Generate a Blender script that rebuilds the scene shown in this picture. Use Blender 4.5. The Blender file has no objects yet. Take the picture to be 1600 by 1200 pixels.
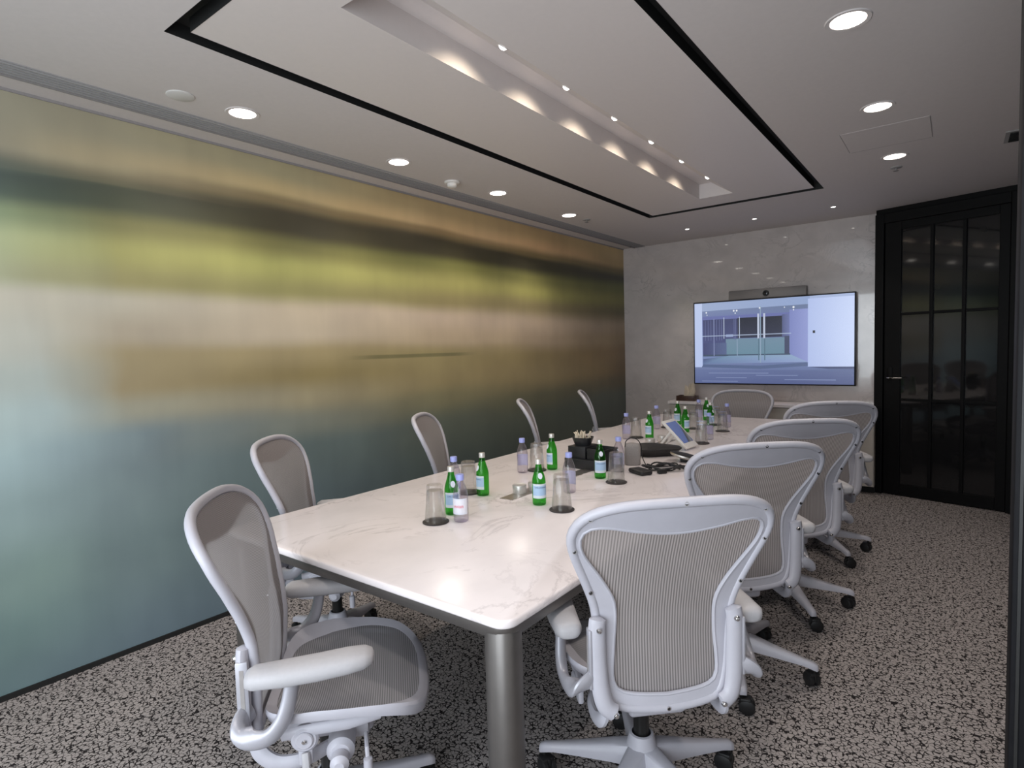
import bpy, bmesh, math, random
from mathutils import Vector, Matrix, Euler
random.seed(7)
SC = bpy.context.scene
COL = SC.collection
PI = math.pi
def R(d): return math.radians(d)

# ------------------------------------------------------------------ camera
CAM_H = 1.42
_yaw, _pitch, _roll = R(37.5), R(3.45), R(1.666)
fwd = Vector((-math.sin(_yaw)*math.cos(_pitch), math.cos(_yaw)*math.cos(_pitch), -math.sin(_pitch)))
rgt = Vector((math.cos(_yaw), math.sin(_yaw), 0))
dwn = fwd.cross(rgt)
r2 = math.cos(_roll)*rgt + math.sin(_roll)*dwn
d2 = -math.sin(_roll)*rgt + math.cos(_roll)*dwn
cam = bpy.data.cameras.new('camera'); camo = bpy.data.objects.new('camera', cam); COL.objects.link(camo)
mw = Matrix.Identity(4)
for i in range(3):
    mw[i][0] = r2[i]; mw[i][1] = -d2[i]; mw[i][2] = -fwd[i]
mw[0][3], mw[1][3], mw[2][3] = 0, 0, CAM_H
camo.matrix_world = mw
cam.sensor_width = 36; cam.lens = 905/1600*36; cam.clip_start = .02
SC.camera = camo

# ------------------------------------------------------------------ world, daylight, exposure
world = bpy.data.worlds.new('world'); SC.world = world; world.use_nodes = True
world.node_tree.nodes['Background'].inputs[0].default_value = (.55, .62, .75, 1)
world.node_tree.nodes['Background'].inputs[1].default_value = .6
SC.view_settings.view_transform = 'Standard'; SC.view_settings.look = 'None'
SC.view_settings.gamma = 1; SC.view_settings.use_curve_mapping = False
SC.view_settings.exposure = 0.0
SC.cycles.transparent_max_bounces = 24
def area(name, loc, rot, sx, sy, power, color):
    l = bpy.data.lights.new(name, 'AREA'); l.shape = 'RECTANGLE'; l.size = sx; l.size_y = sy
    l.energy = power; l.color = color
    o = bpy.data.objects.new(name, l); COL.objects.link(o); o.location = loc; o.rotation_euler = rot
    return o
# daylight entering through the window wall behind the camera
area('window_daylight', (-.75, -1.36, 1.30), (R(90), 0, 0), 2.7, 2.1, 125, (.88, .93, 1.0))
DOWN_W, SPOT_W, BACK_W = 30, 4.2, 12
WARM = (1.0, .91, .82)

# ------------------------------------------------------------------ room dimensions
XL, YB, ZC = -3.17, 6.39, 2.57
YN, XR = -1.30, .75
DA, DB = Vector((-.565, 6.235)), Vector((.42, 5.975))     # ends of the dark door wall

# ------------------------------------------------------------------ materials
def srgb(c):
    f = lambda v: v/12.92 if v <= .04045 else ((v+.055)/1.055)**2.4
    return (f(c[0]/255), f(c[1]/255), f(c[2]/255), 1)
def mat(name, col=(.5, .5, .5), rough=.5, metal=0, **kw):
    m = bpy.data.materials.new(name); m.use_nodes = True
    b = m.node_tree.nodes['Principled BSDF']
    b.inputs['Base Color'].default_value = (*col[:3], 1)
    b.inputs['Roughness'].default_value = rough; b.inputs['Metallic'].default_value = metal
    for k, v in kw.items(): b.inputs[k.replace('_', ' ')].default_value = v
    return m
def nodes(m): return m.node_tree.nodes, m.node_tree.links, m.node_tree.nodes['Principled BSDF']
def N(m, t, **kw):
    n = m.node_tree.nodes.new(t)
    for k, v in kw.items():
        if k.startswith('i_'): n.inputs[k[2:].replace('_', ' ')].default_value = v
        else: setattr(n, k, v)
    return n
def ramp(m, stops, interp='LINEAR'):
    r = m.node_tree.nodes.new('ShaderNodeValToRGB'); cr = r.color_ramp; cr.interpolation = interp
    while len(cr.elements) > 1: cr.elements.remove(cr.elements[-1])
    for i, (p, c) in enumerate(stops):
        e = cr.elements[0] if i == 0 else cr.elements.new(p)
        e.position = p; e.color = (*c[:3], 1)
    return r
def speckle(m, amount=.06, scale=60, bump=0):
    """fine procedural grain on a plain material"""
    ns, ln, b = nodes(m)
    tc = N(m, 'ShaderNodeTexCoord'); nz = N(m, 'ShaderNodeTexNoise', i_Scale=scale, i_Detail=3.0)
    ln.new(tc.outputs['Object'], nz.inputs['Vector'])
    c = b.inputs['Base Color'].default_value[:3]
    rp = ramp(m, [(.3, [v*(1-amount) for v in c]), (.7, [min(1, v*(1+amount)) for v in c])])
    ln.new(nz.outputs[0], rp.inputs[0]); ln.new(rp.outputs[0], b.inputs['Base Color'])
    if bump:
        bp = N(m, 'ShaderNodeBump', i_Strength=bump, i_Distance=.002)
        ln.new(nz.outputs[0], bp.inputs['Height']); ln.new(bp.outputs[0], b.inputs['Normal'])
    return m
M = {}
M['ceiling'] = speckle(mat('ceiling_paint', (.63, .585, .575), .7), .015, 40)
M['ceiling_gloss'] = speckle(mat('ceiling_panel', (.70, .645, .63), .38), .01, 40)
M['plaster'] = speckle(mat('plaster', (.62, .60, .58), .8), .02, 30)
M['black'] = speckle(mat('black_lacquer', (.012, .012, .012), .45), .1, 40)
M['slot'] = speckle(mat('black_slot', (.008, .008, .008), .7), .1, 40)
M['grille'] = speckle(mat('grey_grille', (.34, .33, .33), .6), .05, 80)
M['doorframe'] = speckle(mat('dark_door', (.004, .004, .0045), .5, Specular_IOR_Level=.15), .1, 20)
M['post'] = speckle(mat('dark_post', (.010, .010, .012), .6, Specular_IOR_Level=.15), .1, 20)
M['chair'] = speckle(mat('grey_plastic', (.47, .462, .515), .42), .02, 30)
M['chair_pad'] = speckle(mat('grey_soft_pad', (.43, .42, .44), .55), .02, 120)
M['chair_metal'] = speckle(mat('grey_satin_metal', (.42, .415, .46), .36, .25), .02, 60)
M['chrome'] = speckle(mat('chrome', (.75, .75, .76), .15, 1), .02, 60)
M['rubber'] = speckle(mat('black_rubber', (.010, .010, .011), .5), .1, 60)
M['cyl'] = speckle(mat('black_cylinder', (.01, .01, .01), .3), .1, 60)
M['bronze'] = speckle(mat('bronze_metal', (.19, .178, .17), .42, .8), .04, 25)
M['steel'] = speckle(mat('brushed_steel', (.52, .49, .46), .3, .9), .05, 90)
M['handle'] = speckle(mat('satin_nickel', (.65, .64, .62), .25, 1), .03, 60)
M['tv'] = speckle(mat('tv_black', (.010, .010, .012), .3), .1, 40)
M['bar'] = speckle(mat('grey_video_bar', (.23, .215, .21), .5), .06, 300)
M['lens'] = speckle(mat('black_lens', (.006, .006, .008), .08), .1, 40)
M['laminate'] = speckle(mat('taupe_laminate', (.46, .42, .38), .45), .03, 12)
M['box_black'] = speckle(mat('black_leatherette', (.014, .014, .016), .42), .15, 150, .3)
M['stick'] = speckle(mat('pale_wood_stick', (.78, .68, .54), .6), .08, 60)
M['cap_lilac'] = speckle(mat('lilac_cap', (.36, .40, .80), .4), .03, 60)
M['cap_silver'] = speckle(mat('silver_cap', (.74, .71, .68), .32, .5), .04, 80)
M['tin'] = speckle(mat('tin_metal', (.62, .60, .58), .38, .55), .04, 80)
M['coaster'] = speckle(mat('dark_coaster', (.028, .022, .022), .55), .12, 200)
M['white_plastic'] = speckle(mat('white_plastic', (.74, .72, .70), .35), .01, 40)
M['fabric_grey'] = speckle(mat('grey_knit', (.30, .275, .265), .85), .18, 500, .5)
M['black_soft'] = speckle(mat('black_soft', (.012, .011, .012), .55), .15, 150, .3)
M['wood_dark'] = speckle(mat('dark_wood', (.05, .022, .014), .4), .3, 40)
M['tissue'] = speckle(mat('cream_tissue', (.55, .47, .37), .9), .08, 40)
M['red'] = speckle(mat('red_print', (.75, .05, .12), .5), .05, 60)
M['blue'] = speckle(mat('blue_print', (.03, .06, .22), .5), .05, 60)
M['seam'] = speckle(mat('grey_seam', (.30, .28, .275), .7), .05, 60)

def emission(name, col, strength):
    m = bpy.data.materials.new(name); m.use_nodes = True
    b = m.node_tree.nodes['Principled BSDF']
    b.inputs['Base Color'].default_value = (.8, .8, .8, 1)
    b.inputs['Emission Color'].default_value = (*col, 1); b.inputs['Emission Strength'].default_value = strength
    return m
M['lamp'] = emission('downlight_diffuser', (1, .93, .84), 9)
M['lamp_small'] = emission('spot_lens', (1, .95, .88), 9)

def glass(name, tint, refr, ior=1.45, rough=.02):
    """clear container wall: tinted see-through with Fresnel gloss and some refraction"""
    m = bpy.data.materials.new(name); m.use_nodes = True
    ns, ln = m.node_tree.nodes, m.node_tree.links
    for n in list(ns): ns.remove(n)
    out = ns.new('ShaderNodeOutputMaterial')
    tr = ns.new('ShaderNodeBsdfTransparent')
    gl = ns.new('ShaderNodeBsdfGlossy'); gl.inputs['Roughness'].default_value = rough
    rf = ns.new('ShaderNodeBsdfGlass'); rf.inputs['Color'].default_value = (*tint, 1)
    rf.inputs['IOR'].default_value = ior; rf.inputs['Roughness'].default_value = rough
    lw = ns.new('ShaderNodeLayerWeight'); lw.inputs[0].default_value = .5
    pw = ns.new('ShaderNodeMath'); pw.operation = 'POWER'; pw.inputs[1].default_value = 4.0; ln.new(lw.outputs['Facing'], pw.inputs[0])
    fr = ns.new('ShaderNodeMath'); fr.operation = 'MULTIPLY_ADD'; fr.inputs[1].default_value = .55; fr.inputs[2].default_value = .03; ln.new(pw.outputs[0], fr.inputs[0])
    tc = ns.new('ShaderNodeTexCoord'); nz = ns.new('ShaderNodeTexNoise'); nz.inputs['Scale'].default_value = 12
    rp = ramp(m, [(0, [t*.94 for t in tint]), (1, tint)])
    ln.new(tc.outputs['Object'], nz.inputs['Vector']); ln.new(nz.outputs[0], rp.inputs[0]); ln.new(rp.outputs[0], tr.inputs['Color'])
    m1 = ns.new('ShaderNodeMixShader'); m2 = ns.new('ShaderNodeMixShader'); m2.inputs[0].default_value = refr
    ln.new(fr.outputs[0], m1.inputs[0]); ln.new(tr.outputs[0], m1.inputs[1]); ln.new(gl.outputs[0], m1.inputs[2])
    ln.new(m1.outputs[0], m2.inputs[1]); ln.new(rf.outputs[0], m2.inputs[2])
    ln.new(m2.outputs[0], out.inputs[0])
    return m
M['glass'] = glass('clear_glass', (.965, .965, .96), .16)
M['pet'] = glass('clear_plastic', (.965, .955, .985), .06, 1.2)
M['green'] = glass('green_glass', (.48, .86, .46), .10, 1.2)
M['pane'] = None

# carpet: light pebbles parted by broken dark lines
def carpet():
    m = mat('carpet', rough=.95); ns, ln, b = nodes(m)
    tc = N(m, 'ShaderNodeTexCoord')
    wn = N(m, 'ShaderNodeTexNoise', i_Scale=45.0, i_Detail=2.0)
    mx = N(m, 'ShaderNodeMixRGB', blend_type='ADD'); mx.inputs[0].default_value = .018
    ln.new(tc.outputs['Object'], wn.inputs['Vector']); ln.new(tc.outputs['Object'], mx.inputs[1]); ln.new(wn.outputs['Color'], mx.inputs[2])
    vo = N(m, 'ShaderNodeTexVoronoi', feature='DISTANCE_TO_EDGE', i_Scale=64.0)
    ln.new(mx.outputs[0], vo.inputs['Vector'])
    n2 = N(m, 'ShaderNodeTexNoise', i_Scale=48.0, i_Detail=3.0); ln.new(tc.outputs['Object'], n2.inputs['Vector'])
    th = N(m, 'ShaderNodeMapRange'); th.inputs[1].default_value = .38; th.inputs[2].default_value = .66
    th.inputs[3].default_value = .0; th.inputs[4].default_value = .165
    ln.new(n2.outputs[0], th.inputs[0])
    dv = N(m, 'ShaderNodeMath', operation='SUBTRACT'); ln.new(vo.outputs[0], dv.inputs[0]); ln.new(th.outputs[0], dv.inputs[1])
    mr = N(m, 'ShaderNodeMapRange'); mr.inputs[1].default_value = -.03; mr.inputs[2].default_value = .05
    ln.new(dv.outputs[0], mr.inputs[0])
    n3 = N(m, 'ShaderNodeTexNoise', i_Scale=400.0); ln.new(tc.outputs['Object'], n3.inputs['Vector'])
    lt = ramp(m, [(.3, (.30, .27, .262)), (.7, (.44, .40, .39))]); ln.new(n3.outputs[0], lt.inputs[0])
    mc = N(m, 'ShaderNodeMixRGB'); mc.inputs[1].default_value = (.022, .019, .020, 1)
    ln.new(mr.outputs[0], mc.inputs[0]); ln.new(lt.outputs[0], mc.inputs[2]); ln.new(mc.outputs[0], b.inputs['Base Color'])
    bp = N(m, 'ShaderNodeBump', i_Strength=.5, i_Distance=.004); ln.new(mr.outputs[0], bp.inputs['Height']); ln.new(bp.outputs[0], b.inputs['Normal'])
    b.inputs['Specular IOR Level'].default_value = .1
    return m
M['carpet'] = carpet()

def marble(name, base, vein, rough, scale, lo, coat=0):
    m = mat(name, rough=rough); ns, ln, b = nodes(m)
    tc = N(m, 'ShaderNodeTexCoord')
    mp = N(m, 'ShaderNodeMapping'); mp.inputs['Rotation'].default_value = (.4, .5, .6); mp.inputs['Scale'].default_value = (1, .7, 1.2)
    ln.new(tc.outputs['Object'], mp.inputs[0])
    n1 = N(m, 'ShaderNodeTexNoise', i_Scale=scale, i_Detail=9.0, i_Roughness=.62, i_Distortion=1.3); ln.new(mp.outputs[0], n1.inputs['Vector'])
    sb = N(m, 'ShaderNodeMath', operation='SUBTRACT'); sb.inputs[1].default_value = .5; ln.new(n1.outputs[0], sb.inputs[0])
    ab = N(m, 'ShaderNodeMath', operation='ABSOLUTE'); ln.new(sb.outputs[0], ab.inputs[0])
    n2 = N(m, 'ShaderNodeTexNoise', i_Scale=scale*.8, i_Detail=4.0); ln.new(mp.outputs[0], n2.inputs['Vector'])
    v1 = ramp(m, [(0, (1, 1, 1)), (lo, (0, 0, 0))]); ln.new(ab.outputs[0], v1.inputs[0])
    v2 = ramp(m, [(.45, (0, 0, 0)), (.68, (1, 1, 1))]); ln.new(n2.outputs[0], v2.inputs[0])
    mu = N(m, 'ShaderNodeMath', operation='MULTIPLY'); ln.new(v1.outputs[0], mu.inputs[0]); ln.new(v2.outputs[0], mu.inputs[1])
    n3 = N(m, 'ShaderNodeTexNoise', i_Scale=scale*1.6, i_Detail=5.0); ln.new(mp.outputs[0], n3.inputs['Vector'])
    cl = ramp(m, [(.3, [c*.86 for c in base]), (.65, base)]); ln.new(n3.outputs[0], cl.inputs[0])
    mc = N(m, 'ShaderNodeMixRGB'); mc.inputs[2].default_value = (*vein, 1)
    ln.new(mu.outputs[0], mc.inputs[0]); ln.new(cl.outputs[0], mc.inputs[1]); ln.new(mc.outputs[0], b.inputs['Base Color'])
    b.inputs['Coat Weight'].default_value = coat; b.inputs['Coat Roughness'].default_value = .03
    return m
M['marble_table'] = marble('table_marble', (.85, .785, .79), (.52, .47, .475), .22, 2.1, .018, 0)
M['marble_table'].node_tree.nodes['Principled BSDF'].inputs['Specular IOR Level'].default_value = .38
M['marble_wall'] = marble('wall_marble', (.60, .545, .53), (.41, .375, .365), .15, 3.4, .03, .8)

# mural print on the long glass wall: soft horizontal bands, low and far tones partly painted light falloff
MURAL = [  # (Y along the wall, [(height, colour)])
 (.65, [(2.55,(150,145,125)),(2.35,(142,137,118)),(2.25,(85,98,90)),(2.21,(64,80,76)),(2.14,(66,84,76)),(2.06,(108,126,94)),(1.95,(142,152,112)),(1.8,(137,142,112)),(1.70,(162,160,146)),(1.5,(160,162,152)),(1.35,(150,160,155)),(1.2,(150,168,168)),(1.0,(142,165,168)),(.8,(130,152,152)),(.5,(116,140,134)),(.25,(100,126,124)),(0,(92,116,120))]),
 (1.1, [(2.5,(152,144,118)),(2.35,(167,152,115)),(2.25,(110,105,80)),(2.23,(74,80,64)),(2.15,(74,80,60)),(2.06,(116,114,66)),(1.95,(142,140,76)),(1.8,(127,122,76)),(1.7,(157,152,136)),(1.55,(152,142,122)),(1.45,(142,128,92)),(1.3,(138,124,90)),(1.18,(142,140,122)),(1.05,(108,124,128)),(.8,(114,132,134)),(.5,(110,130,130)),(0,(96,116,126))]),
 (1.95,[(2.5,(152,142,105)),(2.38,(177,154,100)),(2.32,(122,104,64)),(2.25,(58,53,33)),(2.16,(58,54,32)),(2.07,(110,107,50)),(1.95,(147,147,70)),(1.8,(127,124,70)),(1.68,(167,154,132)),(1.55,(167,154,132)),(1.45,(142,127,86)),(1.3,(127,112,66)),(1.15,(142,132,102)),(1.0,(114,119,109)),(.85,(90,106,106)),(.5,(86,102,107)),(0,(78,94,105))]),
 (3.2, [(2.5,(142,122,80)),(2.38,(172,142,90)),(2.34,(122,99,58)),(2.27,(54,48,28)),(2.18,(54,49,28)),(2.09,(100,100,42)),(1.95,(137,132,65)),(1.8,(122,112,66)),(1.68,(164,146,124)),(1.52,(156,138,110)),(1.42,(130,117,72)),(1.2,(128,114,72)),(1.05,(112,107,75)),(.85,(82,90,80)),(.5,(70,82,80)),(0,(62,74,75))]),
 (4.6, [(2.5,(138,112,68)),(2.38,(160,124,76)),(2.3,(96,80,42)),(2.26,(48,44,26)),(2.19,(48,45,26)),(2.08,(97,95,40)),(1.95,(122,118,50)),(1.8,(103,92,54)),(1.65,(138,120,98)),(1.5,(128,110,84)),(1.35,(108,92,46)),(1.15,(114,98,56)),(.95,(82,80,57)),(.75,(66,72,62)),(0,(58,64,62))]),
 (6.3, [(2.5,(140,118,73)),(2.38,(130,107,62)),(2.3,(80,70,40)),(2.22,(44,44,32)),(2.1,(72,74,30)),(1.95,(90,86,30)),(1.8,(73,64,30)),(1.65,(120,102,78)),(1.5,(114,94,60)),(1.35,(97,73,36)),(1.15,(88,68,34)),(1.0,(74,64,43)),(.85,(62,68,62)),(0,(54,60,60))])]
def mural():
    m = mat('mural_print', rough=.42); ns, ln, b = nodes(m)
    GAIN = 1.3
    tc = N(m, 'ShaderNodeTexCoord'); sp = N(m, 'ShaderNodeSeparateXYZ'); ln.new(tc.outputs['Object'], sp.inputs[0])
    mp = N(m, 'ShaderNodeMapping'); mp.inputs['Scale'].default_value = (1, .55, 1.6); ln.new(tc.outputs['Object'], mp.inputs[0])
    nz = N(m, 'ShaderNodeTexNoise', i_Scale=1.6, i_Detail=2.0, i_Roughness=.4); ln.new(mp.outputs[0], nz.inputs['Vector'])
    ad = N(m, 'ShaderNodeMapRange'); ad.inputs[3].default_value = -.03; ad.inputs[4].default_value = .03; ln.new(nz.outputs[0], ad.inputs[0])
    z = N(m, 'ShaderNodeMath', operation='ADD'); ln.new(sp.outputs[2], z.inputs[0]); ln.new(ad.outputs[0], z.inputs[1])
    zn = N(m, 'ShaderNodeMath', operation='DIVIDE'); zn.inputs[1].default_value = 2.6; ln.new(z.outputs[0], zn.inputs[0])
    nY = N(m, 'ShaderNodeTexNoise', i_Scale=1.1, i_Detail=2.0); ln.new(tc.outputs['Object'], nY.inputs['Vector'])
    ysh = N(m, 'ShaderNodeMath', operation='MULTIPLY_ADD'); ysh.inputs[1].default_value = .9; ln.new(nY.outputs[0], ysh.inputs[0])
    yof = N(m, 'ShaderNodeMath', operation='SUBTRACT'); yof.inputs[1].default_value = .45; ln.new(sp.outputs[1], yof.inputs[0]); ln.new(yof.outputs[0], ysh.inputs[2])
    prev = None; py = None
    for Y, st in MURAL:
        k_ = {3.2: 1.15, 4.6: 1.4, 6.3: 1.75}.get(Y, 1.0)  # far columns brightened in the colour to make up for weak light there
        rp = ramp(m, [(h/2.6, [min(.9, v*GAIN*k_) for v in srgb(c)[:3]]) for h, c in sorted(st)], 'EASE')
        ln.new(zn.outputs[0], rp.inputs[0])
        if prev is None: prev = rp.outputs[0]
        else:
            mr = N(m, 'ShaderNodeMapRange', interpolation_type='LINEAR'); mr.inputs[1].default_value = py; mr.inputs[2].default_value = Y
            ln.new(ysh.outputs[0], mr.inputs[0])
            mc = N(m, 'ShaderNodeMixRGB'); ln.new(mr.outputs[0], mc.inputs[0]); ln.new(prev, mc.inputs[1]); ln.new(rp.outputs[0], mc.inputs[2])
            prev = mc.outputs[0]
        py = Y
    # thin dark green stroke of the print
    def band(sock, a, b_, s):
        r = ramp(m, [(0, (0, 0, 0)), (.25, (1, 1, 1)), (.75, (1, 1, 1)), (1, (0, 0, 0))], 'EASE')
        q = N(m, 'ShaderNodeMapRange'); q.inputs[1].default_value = a; q.inputs[2].default_value = b_; ln.new(sock, q.inputs[0]); ln.new(q.outputs[0], r.inputs[0]); return r
    b1 = band(sp.outputs[1], 2.3, 3.7, 0); b2 = band(sp.outputs[2], 1.375, 1.41, 0)
    mm = N(m, 'ShaderNodeMath', operation='MULTIPLY'); ln.new(b1.outputs[0], mm.inputs[0]); ln.new(b2.outputs[0], mm.inputs[1])
    m3 = N(m, 'ShaderNodeMath', operation='MULTIPLY'); m3.inputs[1].default_value = .5; ln.new(mm.outputs[0], m3.inputs[0])
    mc = N(m, 'ShaderNodeMixRGB'); ln.new(m3.outputs[0], mc.inputs[0]); ln.new(prev, mc.inputs[1]); mc.inputs[2].default_value = (.07, .085, .03, 1)
    # faint vertical streaks and blotches of the print
    mp2 = N(m, 'ShaderNodeMapping'); mp2.inputs['Scale'].default_value = (1, 6, .5); ln.new(tc.outputs['Object'], mp2.inputs[0])
    n2 = N(m, 'ShaderNodeTexNoise', i_Scale=2.0, i_Detail=3.0); ln.new(mp2.outputs[0], n2.inputs['Vector'])
    n3 = N(m, 'ShaderNodeTexNoise', i_Scale=2.6, i_Detail=2.0); ln.new(tc.outputs['Object'], n3.inputs['Vector'])
    r2_ = ramp(m, [(.3, (.965, .965, .965)), (.7, (1.02, 1.02, 1.02))]); ln.new(n2.outputs[0], r2_.inputs[0])
    r3_ = ramp(m, [(.3, (.90, .90, .92)), (.7, (1.08, 1.08, 1.06))]); ln.new(n3.outputs[0], r3_.inputs[0])
    k1 = N(m, 'ShaderNodeMixRGB', blend_type='MULTIPLY'); k1.inputs[0].default_value = 1
    k2 = N(m, 'ShaderNodeMixRGB', blend_type='MULTIPLY'); k2.inputs[0].default_value = 1
    ln.new(mc.outputs[0], k1.inputs[1]); ln.new(r2_.outputs[0], k1.inputs[2]); ln.new(k1.outputs[0], k2.inputs[1]); ln.new(r3_.outputs[0], k2.inputs[2])
    hs = N(m, 'ShaderNodeHueSaturation'); hs.inputs['Saturation'].default_value = .84; ln.new(k2.outputs[0], hs.inputs['Color'])
    ln.new(hs.outputs[0], b.inputs['Base Color'])
    return m
M['mural'] = mural()

def pellicle(name, c1, c2, axis, pitch, alpha):
    """woven strap mesh: fine stripes, the gaps partly see-through"""
    m = mat(name, rough=.75); ns, ln, b = nodes(m)
    tc = N(m, 'ShaderNodeTexCoord'); sp = N(m, 'ShaderNodeSeparateXYZ'); ln.new(tc.outputs['Object'], sp.inputs[0])
    mu = N(m, 'ShaderNodeMath', operation='MULTIPLY'); mu.inputs[1].default_value = 2*PI/pitch; ln.new(sp.outputs[axis], mu.inputs[0])
    si = N(m, 'ShaderNodeMath', operation='SINE'); ln.new(mu.outputs[0], si.inputs[0])
    mr = N(m, 'ShaderNodeMapRange'); mr.inputs[1].default_value = -.5; mr.inputs[2].default_value = .5; ln.new(si.outputs[0], mr.inputs[0])
    rp = ramp(m, [(0, c1), (1, c2)]); ln.new(mr.outputs[0], rp.inputs[0]); ln.new(rp.outputs[0], b.inputs['Base Color'])
    ra = N(m, 'ShaderNodeMapRange'); ra.inputs[3].default_value = alpha; ra.inputs[4].default_value = .97; ln.new(mr.outputs[0], ra.inputs[0])
    ln.new(ra.outputs[0], b.inputs['Alpha'])
    out = ns['Material Output']; tl = N(m, 'ShaderNodeBsdfTranslucent'); ln.new(rp.outputs[0], tl.inputs[0])
    mx = N(m, 'ShaderNodeMixShader'); mx.inputs[0].default_value = .38
    ln.new(b.outputs[0], mx.inputs[1]); ln.new(tl.outputs[0], mx.inputs[2]); ln.new(mx.outputs[0], out.inputs[0])
    return m
M['back_mesh'] = pellicle('back_pellicle', (.26, .24, .24), (.51, .468, .468), 0, .0078, .84)
M['seat_mesh'] = pellicle('seat_pellicle', (.27, .265, .28), (.44, .43, .45), 1, .0062, .85)

def dark_pane():
    m = mat('smoked_glass', (.008, .009, .009), .05); ns, ln, b = nodes(m)
    b.inputs['Specular IOR Level'].default_value = .5
    tc = N(m, 'ShaderNodeTexCoord'); nz = N(m, 'ShaderNodeTexNoise', i_Scale=3.0); ln.new(tc.outputs['Object'], nz.inputs['Vector'])
    rp = ramp(m, [(.3, (.010, .010, .011)), (.7, (.014, .014, .015))]); ln.new(nz.outputs[0], rp.inputs[0]); ln.new(rp.outputs[0], b.inputs['Base Color'])
    return m
M['pane'] = dark_pane()
def window_glass():
    m = glass('window_glass', (.97, .985, .98), 0.0); return m
M['window'] = window_glass()
def label_mat(name, base, band, z0, z1):
    """paper label with a soft tone change over its height"""
    m = mat(name, rough=.5); ns, ln, b = nodes(m)
    tc = N(m, 'ShaderNodeTexCoord'); sp = N(m, 'ShaderNodeSeparateXYZ'); ln.new(tc.outputs['Object'], sp.inputs[0])
    mr = N(m, 'ShaderNodeMapRange'); mr.inputs[1].default_value = z0; mr.inputs[2].default_value = z1; ln.new(sp.outputs[2], mr.inputs[0])
    rp = ramp(m, [(0, base), (.14, base), (.16, band), (.84, band), (.86, base), (1, base)]); ln.new(mr.outputs[0], rp.inputs[0]); ln.new(rp.outputs[0], b.inputs['Base Color'])
    return m
M['label_blue'] = label_mat('blue_bottle_label', (.70, .76, .84), (.42, .60, .82), .035, .095)
M['label_white'] = label_mat('pale_bottle_label', (.74, .76, .86), (.80, .80, .88), .030, .100)

# ------------------------------------------------------------------ object helpers
def new_obj(name, me, parent=None, loc=None):
    o = bpy.data.objects.new(name, me); COL.objects.link(o)
    if parent is not None: o.parent = parent
    if loc is not None: o.location = loc
    return o
def obj(name, bm, material, parent=None, smooth=True, loc=None, angle=40):
    me = bpy.data.meshes.new(name); bmesh.ops.recalc_face_normals(bm, faces=bm.faces)
    if smooth:
        a = R(angle)
        for f in bm.faces: f.smooth = True
        for e in bm.edges:
            if len(e.link_faces) == 2 and e.calc_face_angle(0) > a: e.smooth = False
    bm.to_mesh(me); bm.free()
    me.materials.append(M[material] if isinstance(material, str) else material)
    return new_obj(name, me, parent, loc)
def tag(o, label, cat, group=None):
    o['label'] = label; o['category'] = cat
    if group: o['group'] = group
    return o
def thing(name, label, cat, loc=(0, 0, 0), rz=0, group=None):
    o = bpy.data.objects.new(name, None); COL.objects.link(o); o.empty_display_size = .1
    o.location = loc; o.rotation_euler = (0, 0, rz)
    return tag(o, label, cat, group)
def struct(o, label=None):
    o['kind'] = 'structure'
    if label: o['label'] = label
    return o
def dup(o, parent=None):
    c = o.copy(); COL.objects.link(c); c.parent = parent
    for ch in list(o.children): dup(ch, c)
    return c

def box(bm, x0, x1, y0, y1, z0, z1, bev=0, seg=2, mtx=None):
    vs = [bm.verts.new(p) for p in ((x0,y0,z0),(x1,y0,z0),(x1,y1,z0),(x0,y1,z0),(x0,y0,z1),(x1,y0,z1),(x1,y1,z1),(x0,y1,z1))]
    fs = [bm.faces.new([vs[i] for i in f]) for f in ((3,2,1,0),(4,5,6,7),(0,1,5,4),(1,2,6,5),(2,3,7,6),(3,0,4,7))]
    if bev:
        es = list({e for f in fs for e in f.edges})
        r = bmesh.ops.bevel(bm, geom=es, offset=bev, segments=seg, affect='EDGES', profile=.5)
        vs = list({v for f in r['faces'] for v in f.verts} | {v for v in vs if v.is_valid})
    if mtx is not None:
        for v in vs: v.co = mtx @ v.co
def bx(*a, **k):
    bm = bmesh.new(); box(bm, *a, **k); return bm
def lathe(bm, prof, n=24, closed=False, mod=None, mtx=None):
    """prof: [(r,z)] swept about z; mod(angle,r,z) may change the radius"""
    rings = []
    for r, z in prof:
        if r < 1e-6: ring = [bm.verts.new((0, 0, z))]
        else:
            ring = []
            for i in range(n):
                a = 2*PI*i/n; rr = mod(a, r, z) if mod else r
                ring.append(bm.verts.new((rr*math.cos(a), rr*math.sin(a), z)))
        rings.append(ring)
    prs = list(zip(rings, rings[1:])) + ([(rings[-1], rings[0])] if closed else [])
    for A, B in prs:
        for i in range(n):
            j = (i+1) % n
            q = [A[i % len(A)], A[j % len(A)], B[j % len(B)], B[i % len(B)]]
            u = []
            for v in q:
                if v not in u: u.append(v)
            if len(u) > 2: bm.faces.new(u)
    if mtx is not None:
        for ring in rings:
            for v in ring: v.co = mtx @ v.co
def catmull(pts, per=6, closed=False):
    P = [Vector(p) for p in pts]; n = len(P); out = []
    rng = n if closed else n-1
    for i in range(rng):
        g = (lambda k: P[k % n]) if closed else (lambda k: P[max(0, min(n-1, k))])
        p0, p1, p2, p3 = g(i-1), g(i), g(i+1), g(i+2)
        for s in range(per):
            t = s/per
            out.append(.5*((2*p1)+(-p0+p2)*t+(2*p0-5*p1+4*p2-p3)*t*t+(-p0+3*p1-3*p2+p3)*t**3))
    if not closed: out.append(P[-1])
    return out
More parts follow.
